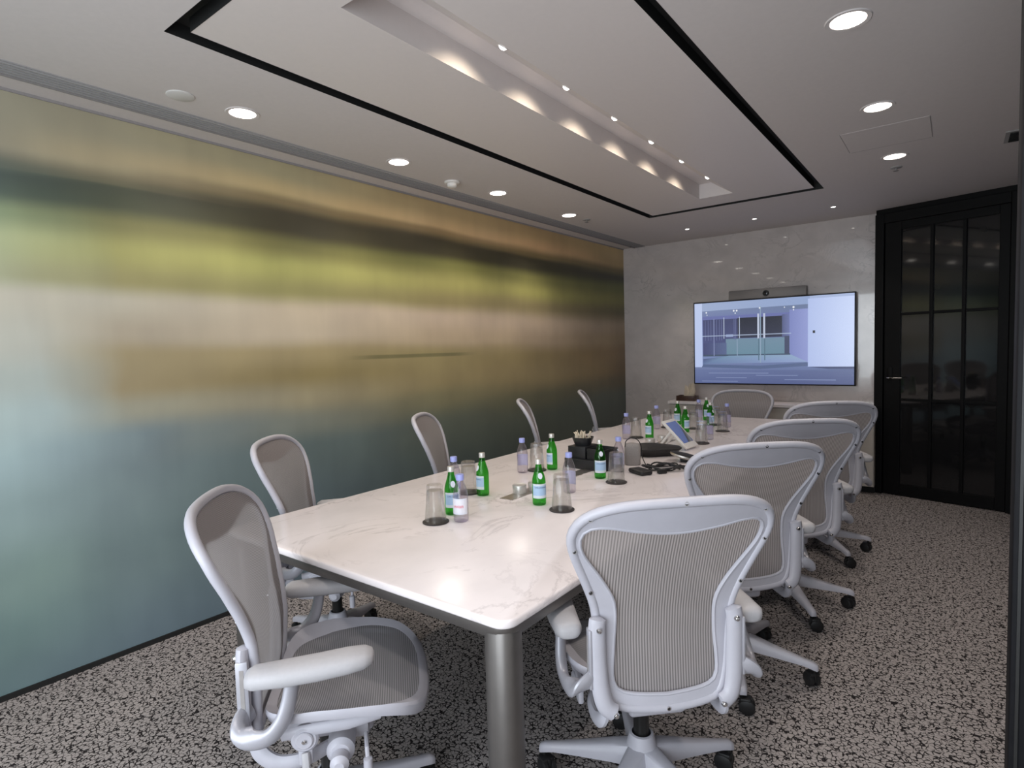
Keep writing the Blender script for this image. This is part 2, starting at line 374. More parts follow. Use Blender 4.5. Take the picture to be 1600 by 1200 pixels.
def tube(bm, pts, ra, rb=None, n=10, closed=False, ref=Vector((1, 0, 0)), caps=True):
    """sweep an ellipse along pts: ra along ref (made square to the path), rb across; values or lists"""
    m = len(pts); pts = [Vector(p) for p in pts]
    g = lambda r, i: r[i] if isinstance(r, (list, tuple)) else r
    rb = ra if rb is None else rb; rings = []
    for i, p in enumerate(pts):
        a = pts[(i-1) % m] if closed or i > 0 else p; b = pts[(i+1) % m] if closed or i < m-1 else p
        t = (b-a).normalized(); u = ref - t*ref.dot(t)
        if u.length < 1e-4: u = Vector((0, 1, 0)) - t*t.y
        u.normalize(); w = t.cross(u)
        rings.append([bm.verts.new(p+u*g(ra, i)*math.cos(2*PI*k/n)+w*g(rb, i)*math.sin(2*PI*k/n)) for k in range(n)])
    for i in range(m if closed else m-1):
        A, B = rings[i], rings[(i+1) % m]
        for k in range(n): bm.faces.new((A[k], A[(k+1) % n], B[(k+1) % n], B[k]))
    if caps and not closed:
        for rg, s in ((rings[0], -1), (rings[-1], 1)):
            i = 0 if s < 0 else m-1
            c = bm.verts.new(pts[i] + (pts[i]-pts[1 if s < 0 else -2]).normalized()*min(g(ra, i), g(rb, i))*.5)
            for k in range(n): bm.faces.new((rg[k], rg[(k+1) % n], c))
def loft(bm, secs, cap=True):
    rings = [[bm.verts.new(p) for p in s] for s in secs]; n = len(rings[0])
    for A, B in zip(rings, rings[1:]):
        for k in range(n): bm.faces.new((A[k], A[(k+1) % n], B[(k+1) % n], B[k]))
    if cap: bm.faces.new(rings[0]); bm.faces.new(rings[-1])
def superel(w, t, n=20, e=2.6):
    out = []
    for k in range(n):
        a = 2*PI*k/n; c, s = math.cos(a), math.sin(a)
        out.append((w*math.copysign(abs(c)**(2/e), c), t*math.copysign(abs(s)**(2/e), s)))
    return out
def cyl(bm, c, r, h, axis='Z', n=20, bev=.0):
    b = min(bev, r*.5, h*.4)
    pr = [(0, -h/2), (r-b, -h/2), (r, -h/2+b), (r, h/2-b), (r-b, h/2), (0, h/2)] if b else [(0, -h/2), (r, -h/2), (r, h/2), (0, h/2)]
    rot = {'Z': Matrix(), 'X': Matrix.Rotation(PI/2, 4, 'Y'), 'Y': Matrix.Rotation(-PI/2, 4, 'X')}[axis]
    lathe(bm, pr, n, mtx=Matrix.Translation(c) @ rot)
def rrect(x0, x1, y0, y1, r, seg=5):
    out = []
    for cx, cy, a0 in ((x1-r, y1-r, 0), (x0+r, y1-r, 90), (x0+r, y0+r, 180), (x1-r, y0+r, 270)):
        for k in range(seg+1):
            a = R(a0+90*k/seg); out.append((cx+r*math.cos(a), cy+r*math.sin(a)))
    return out
def slab(bm, outline, z0, z1, bev=.004):
    """plan outline extruded in z with rounded upper and lower rims"""
    cx = sum(p[0] for p in outline)/len(outline); cy = sum(p[1] for p in outline)/len(outline)
    def inset(d):
        n = len(outline); res = []
        for i, p in enumerate(outline):
            a = Vector(outline[i-1]); b = Vector(outline[(i+1) % n]); t = (b-a).normalized()
            res.append((p[0]-t.y*d, p[1]+t.x*d))
        return res
    secs = []
    for d, z in ((bev, z0), (bev*.3, z0+bev*.3), (0, z0+bev), (0, z1-bev), (bev*.3, z1-bev*.3), (bev, z1)):
        secs.append([(x, y, z) for x, y in inset(d)])
    loft(bm, secs)

# ================================================================== ROOM SHELL
struct(obj('floor', bx(XL-.1, 1.3, YN-.3, YB+.1, -.06, 0), 'carpet', smooth=False), 'grey carpet with broken dark pebble lines')
# ceiling with a black slot frame and a sloped light trough cut into it
SX0, SX1, SX2, SX3 = -2.225, -2.163, -.868, -.812
SY0, SY1, SY2, SY3 = .950, 1.012, 4.950, 5.020
TX0, TX1, TY0, TY1 = -1.640, -1.380, 1.262, 4.660
def ceiling():
    xs = [XL, SX0, SX1, TX0, TX1, SX2, SX3, 1.3]; ys = [YN-.3, SY0, SY1, TY0, TY1, SY2, SY3, YB+.1]
    bm = bmesh.new(); bp = bmesh.new()
    def inside(a, b, x, y): return a[0] < x < a[1] and b[0] < y < b[1]
    for i in range(len(xs)-1):
        for j in range(len(ys)-1):
            cx, cy = (xs[i]+xs[i+1])/2, (ys[j]+ys[j+1])/2
            o = inside((SX0, SX3), (SY0, SY3), cx, cy); n = inside((SX1, SX2), (SY1, SY2), cx, cy); t = inside((TX0, TX1), (TY0, TY1), cx, cy)
            if t or (o and not n): continue
            b = bp if n else bm
            b.faces.new([b.verts.new(p) for p in ((xs[i], ys[j], ZC), (xs[i], ys[j+1], ZC), (xs[i+1], ys[j+1], ZC), (xs[i+1], ys[j], ZC))])
    # trough: upright left wall, flat crown, slope down to the right, two end walls
    H = ZC+.112; XM = -1.545
    def q(*p): bp.faces.new([bp.verts.new(v) for v in p])
    q((TX0, TY0, ZC), (TX0, TY1, ZC), (TX0, TY1, H), (TX0, TY0, H))
    q((TX0, TY0, H), (TX0, TY1, H), (XM, TY1, H), (XM, TY0, H))
    q((XM, TY0, H), (XM, TY1, H), (TX1, TY1, ZC), (TX1, TY0, ZC))
    for y in (TY0, TY1): q((TX0, y, ZC), (TX1, y, ZC), (XM, y, H), (TX0, y, H))
    for b in (bm, bp): bmesh.ops.remove_doubles(b, verts=b.verts, dist=1e-5)
    c = struct(obj('ceiling', bm, 'ceiling', smooth=False))
    obj('ceiling_panel', bp, 'ceiling_gloss', c, smooth=False)
    bs = bmesh.new()                      # black channel lining the slot
    D = ZC+.05
    def ring(a, b): return [(a[0], b[0]), (a[1], b[0]), (a[1], b[1]), (a[0], b[1])]
    o, n = ring((SX0, SX3), (SY0, SY3)), ring((SX1, SX2), (SY1, SY2))
    for k in range(4):
        l = (k+1) % 4
        for A, B, za, zb in ((o, o, ZC-.001, D), (n, n, ZC-.001, D), (o, n, D, D)):
            bs.faces.new([bs.verts.new(v) for v in ((*A[k], za), (*A[l], za), (*B[l], zb), (*B[k], zb))])
    obj('slot_channel', bs, 'slot', c, smooth=False)
    top = bx(XL-.1, 1.3, YN-.3, YB+.1, ZC+.2, ZC+.25); obj('ceiling_slab', top, 'slot', c, smooth=False)
    return c
CEIL = ceiling()
# air slot along the mural wall: recessed look of parallel fins
bm = bmesh.new()
box(bm, -3.010, -2.880, YN, YB-.02, ZC-.004, ZC+.004)
g = tag(obj('air_diffuser', bm, 'grille', smooth=False), 'long grey linear air diffuser in the ceiling beside the mural wall', 'air vent')
for k in range(5):
    x = -2.992+k*.0245
    obj('fin', bx(x, x+.005, YN, YB-.02, ZC-.010, ZC-.003), 'grille', g, smooth=False)
obj('frame_edge', bx(-3.016, -3.008, YN, YB-.02, ZC-.012, ZC), 'seam', g, smooth=False)

# long mural wall: printed glass panels butted together
wl = struct(obj('wall_left', bx(XL-.12, XL-.012, YN-.3, YB+.1, 0, ZC+.05), 'plaster', smooth=False), 'long wall carrying a blurred landscape print')
pan_e = [YN-.25, -.35, 1.05, 2.45, 3.85, 5.25, YB]
for a, b_ in zip(pan_e, pan_e[1:]):
    bm = bx(XL-.012, XL, a, b_, .022, ZC-.004); obj('glass_panel', bm, 'mural', wl, smooth=False)
struct(obj('trim_1', bx(XL-.012, XL+.006, YN-.2, YB, ZC-.012, ZC), 'seam', smooth=False))
struct(obj('baseboard_left', bx(XL-.012, XL+.008, YN-.2, YB, 0, .024), 'slot', smooth=False))
# marble end wall of four tall slabs
wb = struct(obj('wall_back', bx(XL-.1, DA.x+.05, YB+.02, YB+.14, 0, ZC+.05), 'plaster', smooth=False), 'veined grey marble end wall')
ex = [XL, -2.55, -1.88, -1.21, DA.x+.03]
for a, b_ in zip(ex, ex[1:]): obj('marble_slab', bx(a, b_, YB, YB+.02, 0, ZC), 'marble_wall', wb, smooth=False)
# near wall behind the camera, with the window that lets the daylight in
wn = struct(obj('wall_front', bx(XL-.1, -2.15, YN-.12, YN, 0, ZC), 'plaster', smooth=False))
for a in ((.65, 1.3, 0, ZC), (-2.15, .65, 0, .18), (-2.15, .65, 2.42, ZC)): obj('wall_piece', bx(a[0], a[1], YN-.12, YN, a[2], a[3]), 'plaster', wn, smooth=False)
w1 = struct(obj('window_1', bx(-2.15, .65, YN-.03, YN-.02, .18, 2.42), 'window', smooth=False))
for x in (-2.15, -1.20, -.25, .62): obj('mullion', bx(x, x+.03, YN-.05, YN, .18, 2.42), 'black', w1, smooth=False)
struct(obj('wall_right', bx(1.18, 1.3, YN, 1.6, 0, ZC), 'plaster', smooth=False))
# side wall beyond the dark post (out of view) and the angled door wall
struct(obj('wall_right', bx(.75, .87, 1.62, 6.2, 0, ZC), 'black', smooth=False))
def door_wall():
    e = (DB-DA).normalized(); L = (DB-DA).length
    mtx = Matrix(((e.x, -e.y, 0, DA.x), (e.y, e.x, 0, DA.y), (0, 0, 1, 0), (0, 0, 0, 1)))
    w = bpy.data.objects.new('door_1', None); COL.objects.link(w); w.matrix_world = mtx; struct(w, 'tall black framed door with smoked glass panes')
    ZT = 2.525
    def P(name, m_, *a, parent=w, **k): return obj(name, bx(*a, **k), m_, parent, smooth=False)
    P('jamb', 'doorframe', -.02, .05, -.03, .10, 0, ZT, bev=.004)
    P('jamb', 'doorframe', .93, L+.45, -.03, .10, 0, ZT, bev=.004)
    P('head', 'doorframe', .05, .93, -.03, .10, 2.44, ZT, bev=.004)
    P('stile', 'doorframe', .055, .182, -.012, .045, .01, 2.44, bev=.003)
    P('stile', 'doorframe', .858, .925, -.012, .045, .01, 2.44, bev=.003)
    P('rail', 'doorframe', .182, .858, -.012, .045, 2.37, 2.44, bev=.003)
    P('rail', 'doorframe', .182, .858, -.012, .045, .01, .108, bev=.003)
    xs, zs = [.182, .409, .635, .858], [.108, .87, 1.63, 2.37]
    for x in xs[1:3]: P('muntin', 'doorframe', x-.013, x+.013, -.014, .03, .108, 2.37, bev=.003)
    for z in zs[1:3]:
        for a, b_ in zip(xs, xs[1:]): P('muntin', 'doorframe', a, b_, -.008, .03, z-.012, z+.012, bev=.003)
    for a, b_ in zip(xs, xs[1:]):
        for c, d in zip(zs, zs[1:]): P('pane', 'pane', a, b_, .006, .014, c, d)
    bm = bmesh.new(); box(bm, .080, .122, -.020, -.010, 1.04, 1.16, bev=.003); pl = obj('lock_plate', bm, 'doorframe', w)
    bm = bmesh.new(); tube(bm, [(.098, -.015, 1.066), (.098, -.055, 1.066), (.112, -.062, 1.066), (.150, -.062, 1.066), (.212, -.060, 1.066)], .007, n=10)
    obj('lever_handle', bm, 'handle', pl)
    P('soffit', 'doorframe', -.02, L+.45, -.005, .10, ZT, ZC+.02)
    P('wall_behind', 'slot', -.02, L+.45, .10, .14, 0, ZC)
door_wall()
# dark post at the right edge of the view
bm = bmesh.new(); box(bm, .108, .60, 1.70, 1.80, 0, ZC, bev=.006)
po = struct(obj('trim_2', bm, 'post'), 'dark metal door post at the right edge')
obj('edge_strip', bx(.118, .124, 1.694, 1.70, 0, ZC), 'black', po, smooth=False)

# ================================================================== CEILING FITTINGS
def spot(name, loc, direction, power, size, blend, parent, radius=.03, color=WARM):
    l = bpy.data.lights.new(name, 'SPOT'); l.energy = power; l.color = color; l.spot_size = R(size); l.spot_blend = blend; l.shadow_soft_size = radius
    o = bpy.data.objects.new(name, l); COL.objects.link(o); o.parent = parent; o.location = loc
    o.rotation_euler = Vector(direction).to_track_quat('-Z', 'Y').to_euler()
    return o
def downlight(x, y, label, group, r=.058):
    t = thing('ceiling_downlight', label, 'downlight', (x, y, ZC), 0, group)
    bm = bmesh.new(); lathe(bm, [(r, .0), (r+.002, -.003), (r+.016, -.004), (r+.019, 0)], 28); obj('trim_ring', bm, 'ceiling', t)
    bm = bmesh.new(); lathe(bm, [(0, -.0015), (r, -.0015)], 28); obj('diffuser', bm, 'lamp', t)
    spot('lamp_light', (0, 0, -.03), (0, 0, -1), DOWN_W, 128, 1.0, t, .05)
    return t
left = [(.50, 'behind view'), (1.48, 'nearest'), (2.45, 'second'), (3.41, 'third'), (4.40, 'farthest')]
words = ['round ceiling downlight beside the mural, over the spot nearest the window wall',
         'round ceiling downlight beside the mural, nearest in view, by a blank cover plate',
         'round ceiling downlight beside the mural, second of the row, before the smoke detector',
         'round ceiling downlight beside the mural, third of the row, just past the smoke detector',
         'round ceiling downlight beside the mural, last of the row, near the marble wall']
for y, w in zip((.50, 1.48, 2.45, 3.41, 4.40), words): downlight(-2.695, y, w, 'downlights beside the mural')  # first lamp is out of view, added to light the near end
words = ['round ceiling downlight on the door side, beside the window wall', 'round ceiling downlight on the door side, over the nearest right chair',
         'large bright ceiling downlight at the top right of the view', 'round ceiling downlight on the door side, middle of the three in view',
         'round ceiling downlight on the door side, smallest in view, beside a sprinkler']
for y, w in zip((.45, 1.45, 2.48, 3.48, 4.48), words): downlight(-.325, y, w, 'downlights on the door side')  # first two are out of view, added for their illumination
words = ['first', 'second', 'third', 'fourth', 'fifth', 'sixth']
nrm = Vector((-.56, 0, -.83)).normalized()
for k, y in enumerate((1.84, 2.30, 2.765, 3.22, 3.685, 4.165)):
    t = thing('trough_spotlight', '%s tiny spotlight from the near end of the ceiling light trough' % words[k], 'spotlight', (-1.408, y, ZC+.0190), 0, 'spotlights in the ceiling trough')
    rot = Vector((0, 0, -1)).rotation_difference(nrm).to_matrix().to_4x4()
    bm = bmesh.new(); lathe(bm, [(.016, .002), (.018, -.003), (.022, -.003), (.023, .001)], 18, mtx=rot); obj('rim', bm, 'ceiling', t)
    bm = bmesh.new(); lathe(bm, [(0, -.012), (.008, -.0105), (.013, -.007), (.0165, -.001)], 18, mtx=rot); obj('lens', bm, 'lamp_small', t)
    spot('lamp_light', nrm*.024, (-.80, 0, -.60), SPOT_W, 114, .7, t, .008, (1, .86, .66))
for x, w in ((-2.155, 'nearest the mural'), (-1.513, 'middle of the three'), (-.861, 'nearest the door')):
    t = thing('wall_spotlight', 'tiny ceiling spotlight in front of the marble wall, %s' % w, 'spotlight', (x, 5.77, ZC), 0, 'spotlights before the marble wall')
    bm = bmesh.new(); lathe(bm, [(.018, .0), (.020, -.003), (.026, -.003), (.027, 0)], 18); obj('rim', bm, 'ceiling', t)
    bm = bmesh.new(); lathe(bm, [(0, -.0015), (.0185, -.0015)], 18); obj('lens', bm, 'lamp_small', t)
    spot('lamp_light', (0, 0, -.02), (0, 0, -1), BACK_W, 95, .6, t, .015)
bm = bmesh.new(); lathe(bm, [(0, -.006), (.050, -.006), (.056, -.003), (.057, 0)], 28)
tag(obj('cover_plate', bm, 'plaster', loc=(-2.712, 1.21, ZC)), 'blank white round cover plate on the ceiling beside the nearest mural downlight', 'cover plate')
t = thing('smoke_detector', 'small white smoke detector on the ceiling between two mural downlights', 'smoke detector', (-2.745, 2.97, ZC))
bm = bmesh.new(); lathe(bm, [(.052, 0), (.052, -.010), (.046, -.014), (0, -.014)], 24); obj('base', bm, 'white_plastic', t)
bm = bmesh.new(); lathe(bm, [(.034, -.014), (.032, -.034), (.022, -.040), (0, -.040)], 24); obj('sensor_head', bm, 'white_plastic', t)
def sprinkler(x, y, label):
    t = thing('sprinkler', label, 'sprinkler', (x, y, ZC))
    bm = bmesh.new(); lathe(bm, [(.036, 0), (.034, -.005), (.02, -.008), (0, -.008)], 20); obj('escutcheon', bm, 'grille', t)
    bm = bmesh.new(); lathe(bm, [(.007, -.008), (.007, -.022), (.016, -.024), (.016, -.026), (0, -.026)], 14); obj('head', bm, 'bar', t)
sprinkler(-2.67, 4.66, 'small ceiling sprinkler past the last mural downlight')
sprinkler(-.337, 4.765, 'small ceiling sprinkler past the smallest door side downlight')
sprinkler(-2.98, 6.20, 'small ceiling fitting in the corner where mural meets marble')
t = thing('access_hatch', 'flush white access hatch with hairline joints in the ceiling by the door', 'hatch', (-.33, 4.0, ZC))
obj('hatch_panel', bx(-.205, .205, -.20, .205, -.0012, .002), 'ceiling', t, smooth=False)
for a in ((-.209, -.205, -.2, .2), (.205, .209, -.2, .2), (-.2, .2, .205, .209)): obj('joint', bx(a[0], a[1], a[2], a[3], -.0015, .001), 'seam', t, smooth=False)
t = thing('ceiling_vent', 'small dark ceiling vent grille beside the post', 'air vent', (.33, 4.52, ZC))
obj('vent_frame', bx(-.12, .12, -.12, .12, -.006, .001), 'grille', t, smooth=False)
for k in range(5): obj('slat', bx(-.10, .10, -.095+k*.04, -.07+k*.04, -.012, -.005), 'slot', t, smooth=False)

# ================================================================== TABLE
ZT = .75
TBX0, TBX1, TBY0, TBY1 = -2.262, -.862, 1.072, 5.330
t = thing('conference_table', 'long white marble conference table with bronze metal rim and corner legs', 'table', ((TBX0+TBX1)/2, (TBY0+TBY1)/2, 0))
hx, hy = (TBX1-TBX0)/2, (TBY1-TBY0)/2
bm = bmesh.new(); slab(bm, rrect(-hx, hx, -hy, hy, .045, 6), ZT-.024, ZT, .006); obj('table_top', bm, 'marble_table', t, angle=50)
bm = bmesh.new()
secs = []
for ins, z in ((.004, ZT-.024), (.004, ZT-.034), (.014, ZT-.058), (.05, ZT-.062)):
    secs.append([(x, y, z) for x, y in rrect(-hx+ins, hx-ins, -hy+ins, hy-ins, .045, 6)])
loft(bm, secs); obj('apron', bm, 'bronze', t)
for sx in (-1, 1):
    for sy in (-1, 1):
        a, b_ = sorted((sx*(hx-.008), sx*(hx-.098))); c, d = sorted((sy*(hy-.008), sy*(hy-.098)))
        bm = bmesh.new(); slab(bm, rrect(a, b_, c, d, .036, 6), .006, ZT-.024, .003); lg = obj('leg', bm, 'bronze', t)
        bm = bmesh.new(); slab(bm, rrect(a+.01, b_-.01, c+.01, d-.01, .03, 6), 0, .008, .002); obj('foot', bm, 'black', lg)
for w, y0, y1 in (('before the mint tins', 1.998, 2.27), ('under the black caddy', 2.55, 2.82), ('in the far half', 3.62, 3.89)):
    g = tag(obj('cable_plate', bx(-1.622, -1.552, y0, y1, ZT, ZT+.0025, bev=.0008, seg=1), 'steel'), 'brushed steel cable cover plate in the table, %s' % w, 'cable plate', 'cable plates')

# ================================================================== SCREEN WALL
TVX0, TVX1, TVZ0, TVZ1, TVY = -2.30, -.748, .975, 1.868, YB-.075
t = thing('television', 'large flat television showing a glass office entrance on the marble wall', 'television', ((TVX0+TVX1)/2, TVY, TVZ0))
W, H = TVX1-TVX0, TVZ1-TVZ0
obj('bezel', bx(-W/2, W/2, 0, .032, 0, H, bev=.004), 'tv', t)
obj('back_housing', bx(-W/2+.12, W/2-.02, .032, .074, .12, H-.06, bev=.008), 'tv', t)
def screen():
    m = bpy.data.materials.new('screen_picture'); m.use_nodes = True
    ns, ln = m.node_tree.nodes, m.node_tree.links; b = ns['Principled BSDF']
    at = ns.new('ShaderNodeVertexColor'); at.layer_name = 'picture'
    b.inputs['Base Color'].default_value = (.01, .01, .012, 1); b.inputs['Roughness'].default_value = .25
    ln.new(at.outputs[0], b.inputs['Emission Color']); b.inputs['Emission Strength'].default_value = .85
    bm = bmesh.new(); cl = bm.loops.layers.float_color.new('picture')
    B = .013; lay = [0]
    def poly(pts, cols):
        lay[0] += 1; y = -.0008-.00004*lay[0]
        vs = [bm.verts.new((-W/2+B+u*(W-2*B), y, H-B-v*(H-2*B))) for u, v in pts]
        f = bm.faces.new(vs)
        if len(cols) == 3 and not isinstance(cols[0], tuple): cols = [cols]*len(pts)
        for l, c in zip(f.loops, cols): l[cl] = srgb(c)
    def rc(u0, u1, v0, v1, c, c2=None): poly([(u0, v0), (u1, v0), (u1, v1), (u0, v1)], [c, c, c2 or c, c2 or c])
    def rh(u0, u1, v0, v1, c, c2): poly([(u0, v0), (u1, v0), (u1, v1), (u0, v1)], [c, c2, c2, c])
    rc(0, 1, 0, 1, (172, 188, 226))
    rh(0, .75, 0, .10, (170, 186, 220), (152, 172, 214))
    poly([(.04, .10), (.75, .09), (.73, .19), (.06, .19)], [(130, 145, 184), (112, 128, 160), (112, 126, 170), (120, 132, 180)])
    rc(.055, .74, .17, .78, (112, 120, 178), (128, 148, 192))
    rc(.06, .31, .21, .62, (72, 78, 116), (84, 92, 140))
    rc(.30, .585, .205, .45, (44, 48, 62), (58, 62, 84))
    rh(.585, .645, .19, .46, (92, 100, 140), (122, 132, 186))
    rh(.63, .74, .14, .76, (132, 142, 200), (152, 162, 218))
    rc(.22, .63, .455, .655, (120, 148, 170), (112, 146, 166))
    rh(.06, .225, .5, .66, (74, 80, 124), (96, 110, 150))
    rc(.60, .63, .44, .655, (74, 82, 110))
    rc(.06, .635, .645, .665, (72, 88, 110))
    poly([(.06, .70), (.24, .66), (.64, .66), (.74, .745), (.06, .77)], [(84, 96, 140), (128, 158, 188), (150, 176, 206), (152, 170, 214), (108, 128, 170)])
    for u in (.075, .095, .115, .135, .155, .175, .19, .275, .285): rc(u, u+.0035, .215, .47, (112, 120, 164))
    for u in (.205, .31): rc(u, u+.005, .19, .45, (190, 202, 226))
    rc(.135, .141, .2, .66, (140, 150, 192)); rc(.295, .300, .46, .66, (150, 170, 196))
    rc(.055, .64, .408, .417, (178, 194, 222)); rc(.22, .27, .40, .43, (160, 176, 214))
    for u in (.43, .468): rc(u, u+.012, .165, .46, (198, 208, 230)); 
    for u in (.436, .474): rc(u, u+.006, .46, .72, (92, 120, 140))
    for u in (.447,): rc(u, u+.006, .08, .80, (150, 172, 196))
    rc(0, .055, .0, .82, (202, 216, 250), (192, 208, 248))
    poly([(0, .80), (.06, .80), (.08, .76), (.735, .745), (.74, .80), (1, .80), (1, 1), (0, 1)], [(120, 134, 176)]*3+[(112, 128, 172)]*2+[(92, 104, 148)]*3)
    poly([(.06, .765), (.45, .785), (.74, .75), (.74, .79), (.45, .825), (.05, .80)], (94, 110, 148))
    rh(.74, 1, .03, .80, (186, 202, 246), (206, 220, 255))
    poly([(.74, .80), (1, .80), (1, .825), (.86, .825)], (70, 80, 120))
    poly([(0, .83), (1, .84), (1, 1), (0, 1)], [(112, 126, 170), (96, 108, 152), (84, 94, 140), (98, 110, 156)])
    for a, b_, v in ((.1, .5, .87), (.42, .68, .895), (.15, .36, .925), (.6, .9, .945), (.05, .3, .97)): rc(a, b_, v, v+.009, (134, 148, 190))
    for u, v, r in ((.085, .12, .009), (.275, .115, .010), (.295, .115, .010), (.445, .10, .009), (.6, .11, .006), (.655, .115, .011), (.285, .145, .007), (.09, .15, .006), (.655, .145, .007)):
        poly([(u+r*.6*math.cos(k*PI/4), v+r*1.2*math.sin(k*PI/4)) for k in range(8)], (244, 248, 255))
    rc(.768, .782, .39, .42, (28, 30, 40))
    me = bpy.data.meshes.new('screen'); bm.to_mesh(me); bm.free(); me.materials.append(m)
    return new_obj('screen', me, t)
screen()
t = thing('video_bar', 'grey video conference bar with a round camera above the television', 'video bar', (-1.548, YB-.07, 1.868))
obj('body', bx(-.375, .375, 0, .065, 0, .095, bev=.008), 'bar', t)
obj('mount', bx(-.1, .1, .065, .072, .02, .08), 'tv', t, smooth=False)
bm = bmesh.new(); cyl(bm, (0, -.006, .047), .030, .016, 'Y', 24, .004); cr = obj('camera_ring', bm, 'tv', t)
bm = bmesh.new(); lathe(bm, [(.02, 0), (.016, .006), (0, .009)], 20, mtx=Matrix.Translation((0, -.013, .047)) @ Matrix.Rotation(PI/2, 4, 'X')); obj('lens', bm, 'lens', cr)

# low cabinet along the marble wall
CX0, CX1, CY0, CZ = -2.50, DA.x-.01, 6.09, .80
t = thing('credenza', 'long low taupe cabinet standing against the marble wall', 'cabinet', ((CX0+CX1)/2, CY0, 0))
w2 = (CX1-CX0)/2; dp = YB-CY0-.003
obj('kick', bx(-w2+.02, w2, .10, dp, 0, .07), 'slot', t, smooth=False)
obj('body', bx(-w2, w2, .02, dp, .07, CZ-.03), 'laminate', t, smooth=False)
obj('counter_top', bx(-w2-.012, w2, -.01, dp, CZ-.03, CZ, bev=.003), 'marble_table', t, smooth=False)
for k in range(4):
    a = -w2+k*w2/2; d = obj('cabinet_door', bx(a+.003, a+w2/2-.003, 0, .02, .075, CZ-.036, bev=.002, seg=1), 'laminate', t, smooth=False)
t = thing('tissue_tray', 'dark wooden tray holding crumpled cream tissue on the cabinet by the television', 'tray', (-2.335, 6.20, CZ))
bm = bmesh.new(); box(bm, -.105, .105, -.06, .06, 0, .014, bev=.003)
for a in ((-.105, -.093, -.06, .06), (.093, .105, -.06, .06), (-.093, .093, -.06, -.048), (-.093, .093, .048, .06)): box(bm, a[0], a[1], a[2], a[3], .010, .056, bev=.002)
obj('tray_box', bm, 'wood_dark', t)
bm = bmesh.new()
rnd = random.Random(3)
for k in range(9):
    a = k*2*PI/9; c = Vector((.02+.05*math.cos(a)*rnd.uniform(.3, 1), .03*math.sin(a), .03)); tp = c+Vector((.03*rnd.uniform(-1, 1)+.02, .02*rnd.uniform(-1, 1), .10+.07*rnd.random()))
    tube(bm, [c, (c+tp)/2+Vector((.012, 0, 0)), tp], [.022, .026, .004], [.012, .010, .003], 7)
obj('tissue', bm, 'tissue', t)

# ================================================================== CHAIRS
def ycurve(z):
    pts = [(.36, -.165), (.43, -.166), (.52, -.160), (.62, -.156), (.70, -.164), (.78, -.184), (.86, -.212), (.94, -.247), (1.0, -.279), (1.06, -.314)]
    for (a, ya), (b_, yb_) in zip(pts, pts[1:]):
        if z <= b_: return ya+(yb_-ya)*(z-a)/(b_-a)
    return pts[-1][1]
def S(x, z, off=0): return Vector((x, ycurve(z)+.40*x*x+off, z))
OUT = [(0,1.043),(.07,1.042),(.13,1.039),(.18,1.031),(.22,1.018),(.25,1.0),(.27,.977),(.281,.95),(.283,.922),(.275,.885),(.262,.85),(.245,.81),(.225,.76),(.211,.72),(.204,.68),(.2,.63),(.196,.58),(.19,.52),(.178,.47),(.16,.437),(.13,.421),(.07,.412),(0,.408)]
INN = [(0,.938),(.05,.941),(.12,.951),(.17,.961),(.21,.963),(.235,.954),(.248,.934),(.247,.905),(.235,.875),(.215,.845),(.19,.81),(.165,.77),(.148,.735),(.142,.70),(.142,.66),(.146,.6),(.150,.55),(.150,.51),(.14,.485),(.115,.472),(.07,.465),(0,.46)]
def resample(pts, n):
    P = catmull([(x, z, 0) for x, z in pts], 8); d = [0]
    for a, b_ in zip(P, P[1:]): d.append(d[-1]+(b_-a).length)
    out = []
    for i in range(n):
        s = d[-1]*i/(n-1); k = max(j for j in range(len(d)) if d[j] <= s+1e-9); k = min(k, len(P)-2)
        f = (s-d[k])/max(1e-9, d[k+1]-d[k]); q = P[k].lerp(P[k+1], f); out.append((q.x, q.y))
    return out
def full(half): return half + [(-x, z) for x, z in half[-2:0:-1]]
NH = 44
outF, inF = full(resample(OUT, NH)), full(resample(INN, NH))
def inset2(loop, d):
    n = len(loop); res = []
    for i, p in enumerate(loop):
        a, b_ = Vector(loop[i-1]), Vector(loop[(i+1) % n]); tt = (b_-a).normalized(); res.append((p[0]+tt.y*d, p[1]-tt.x*d))
    return res
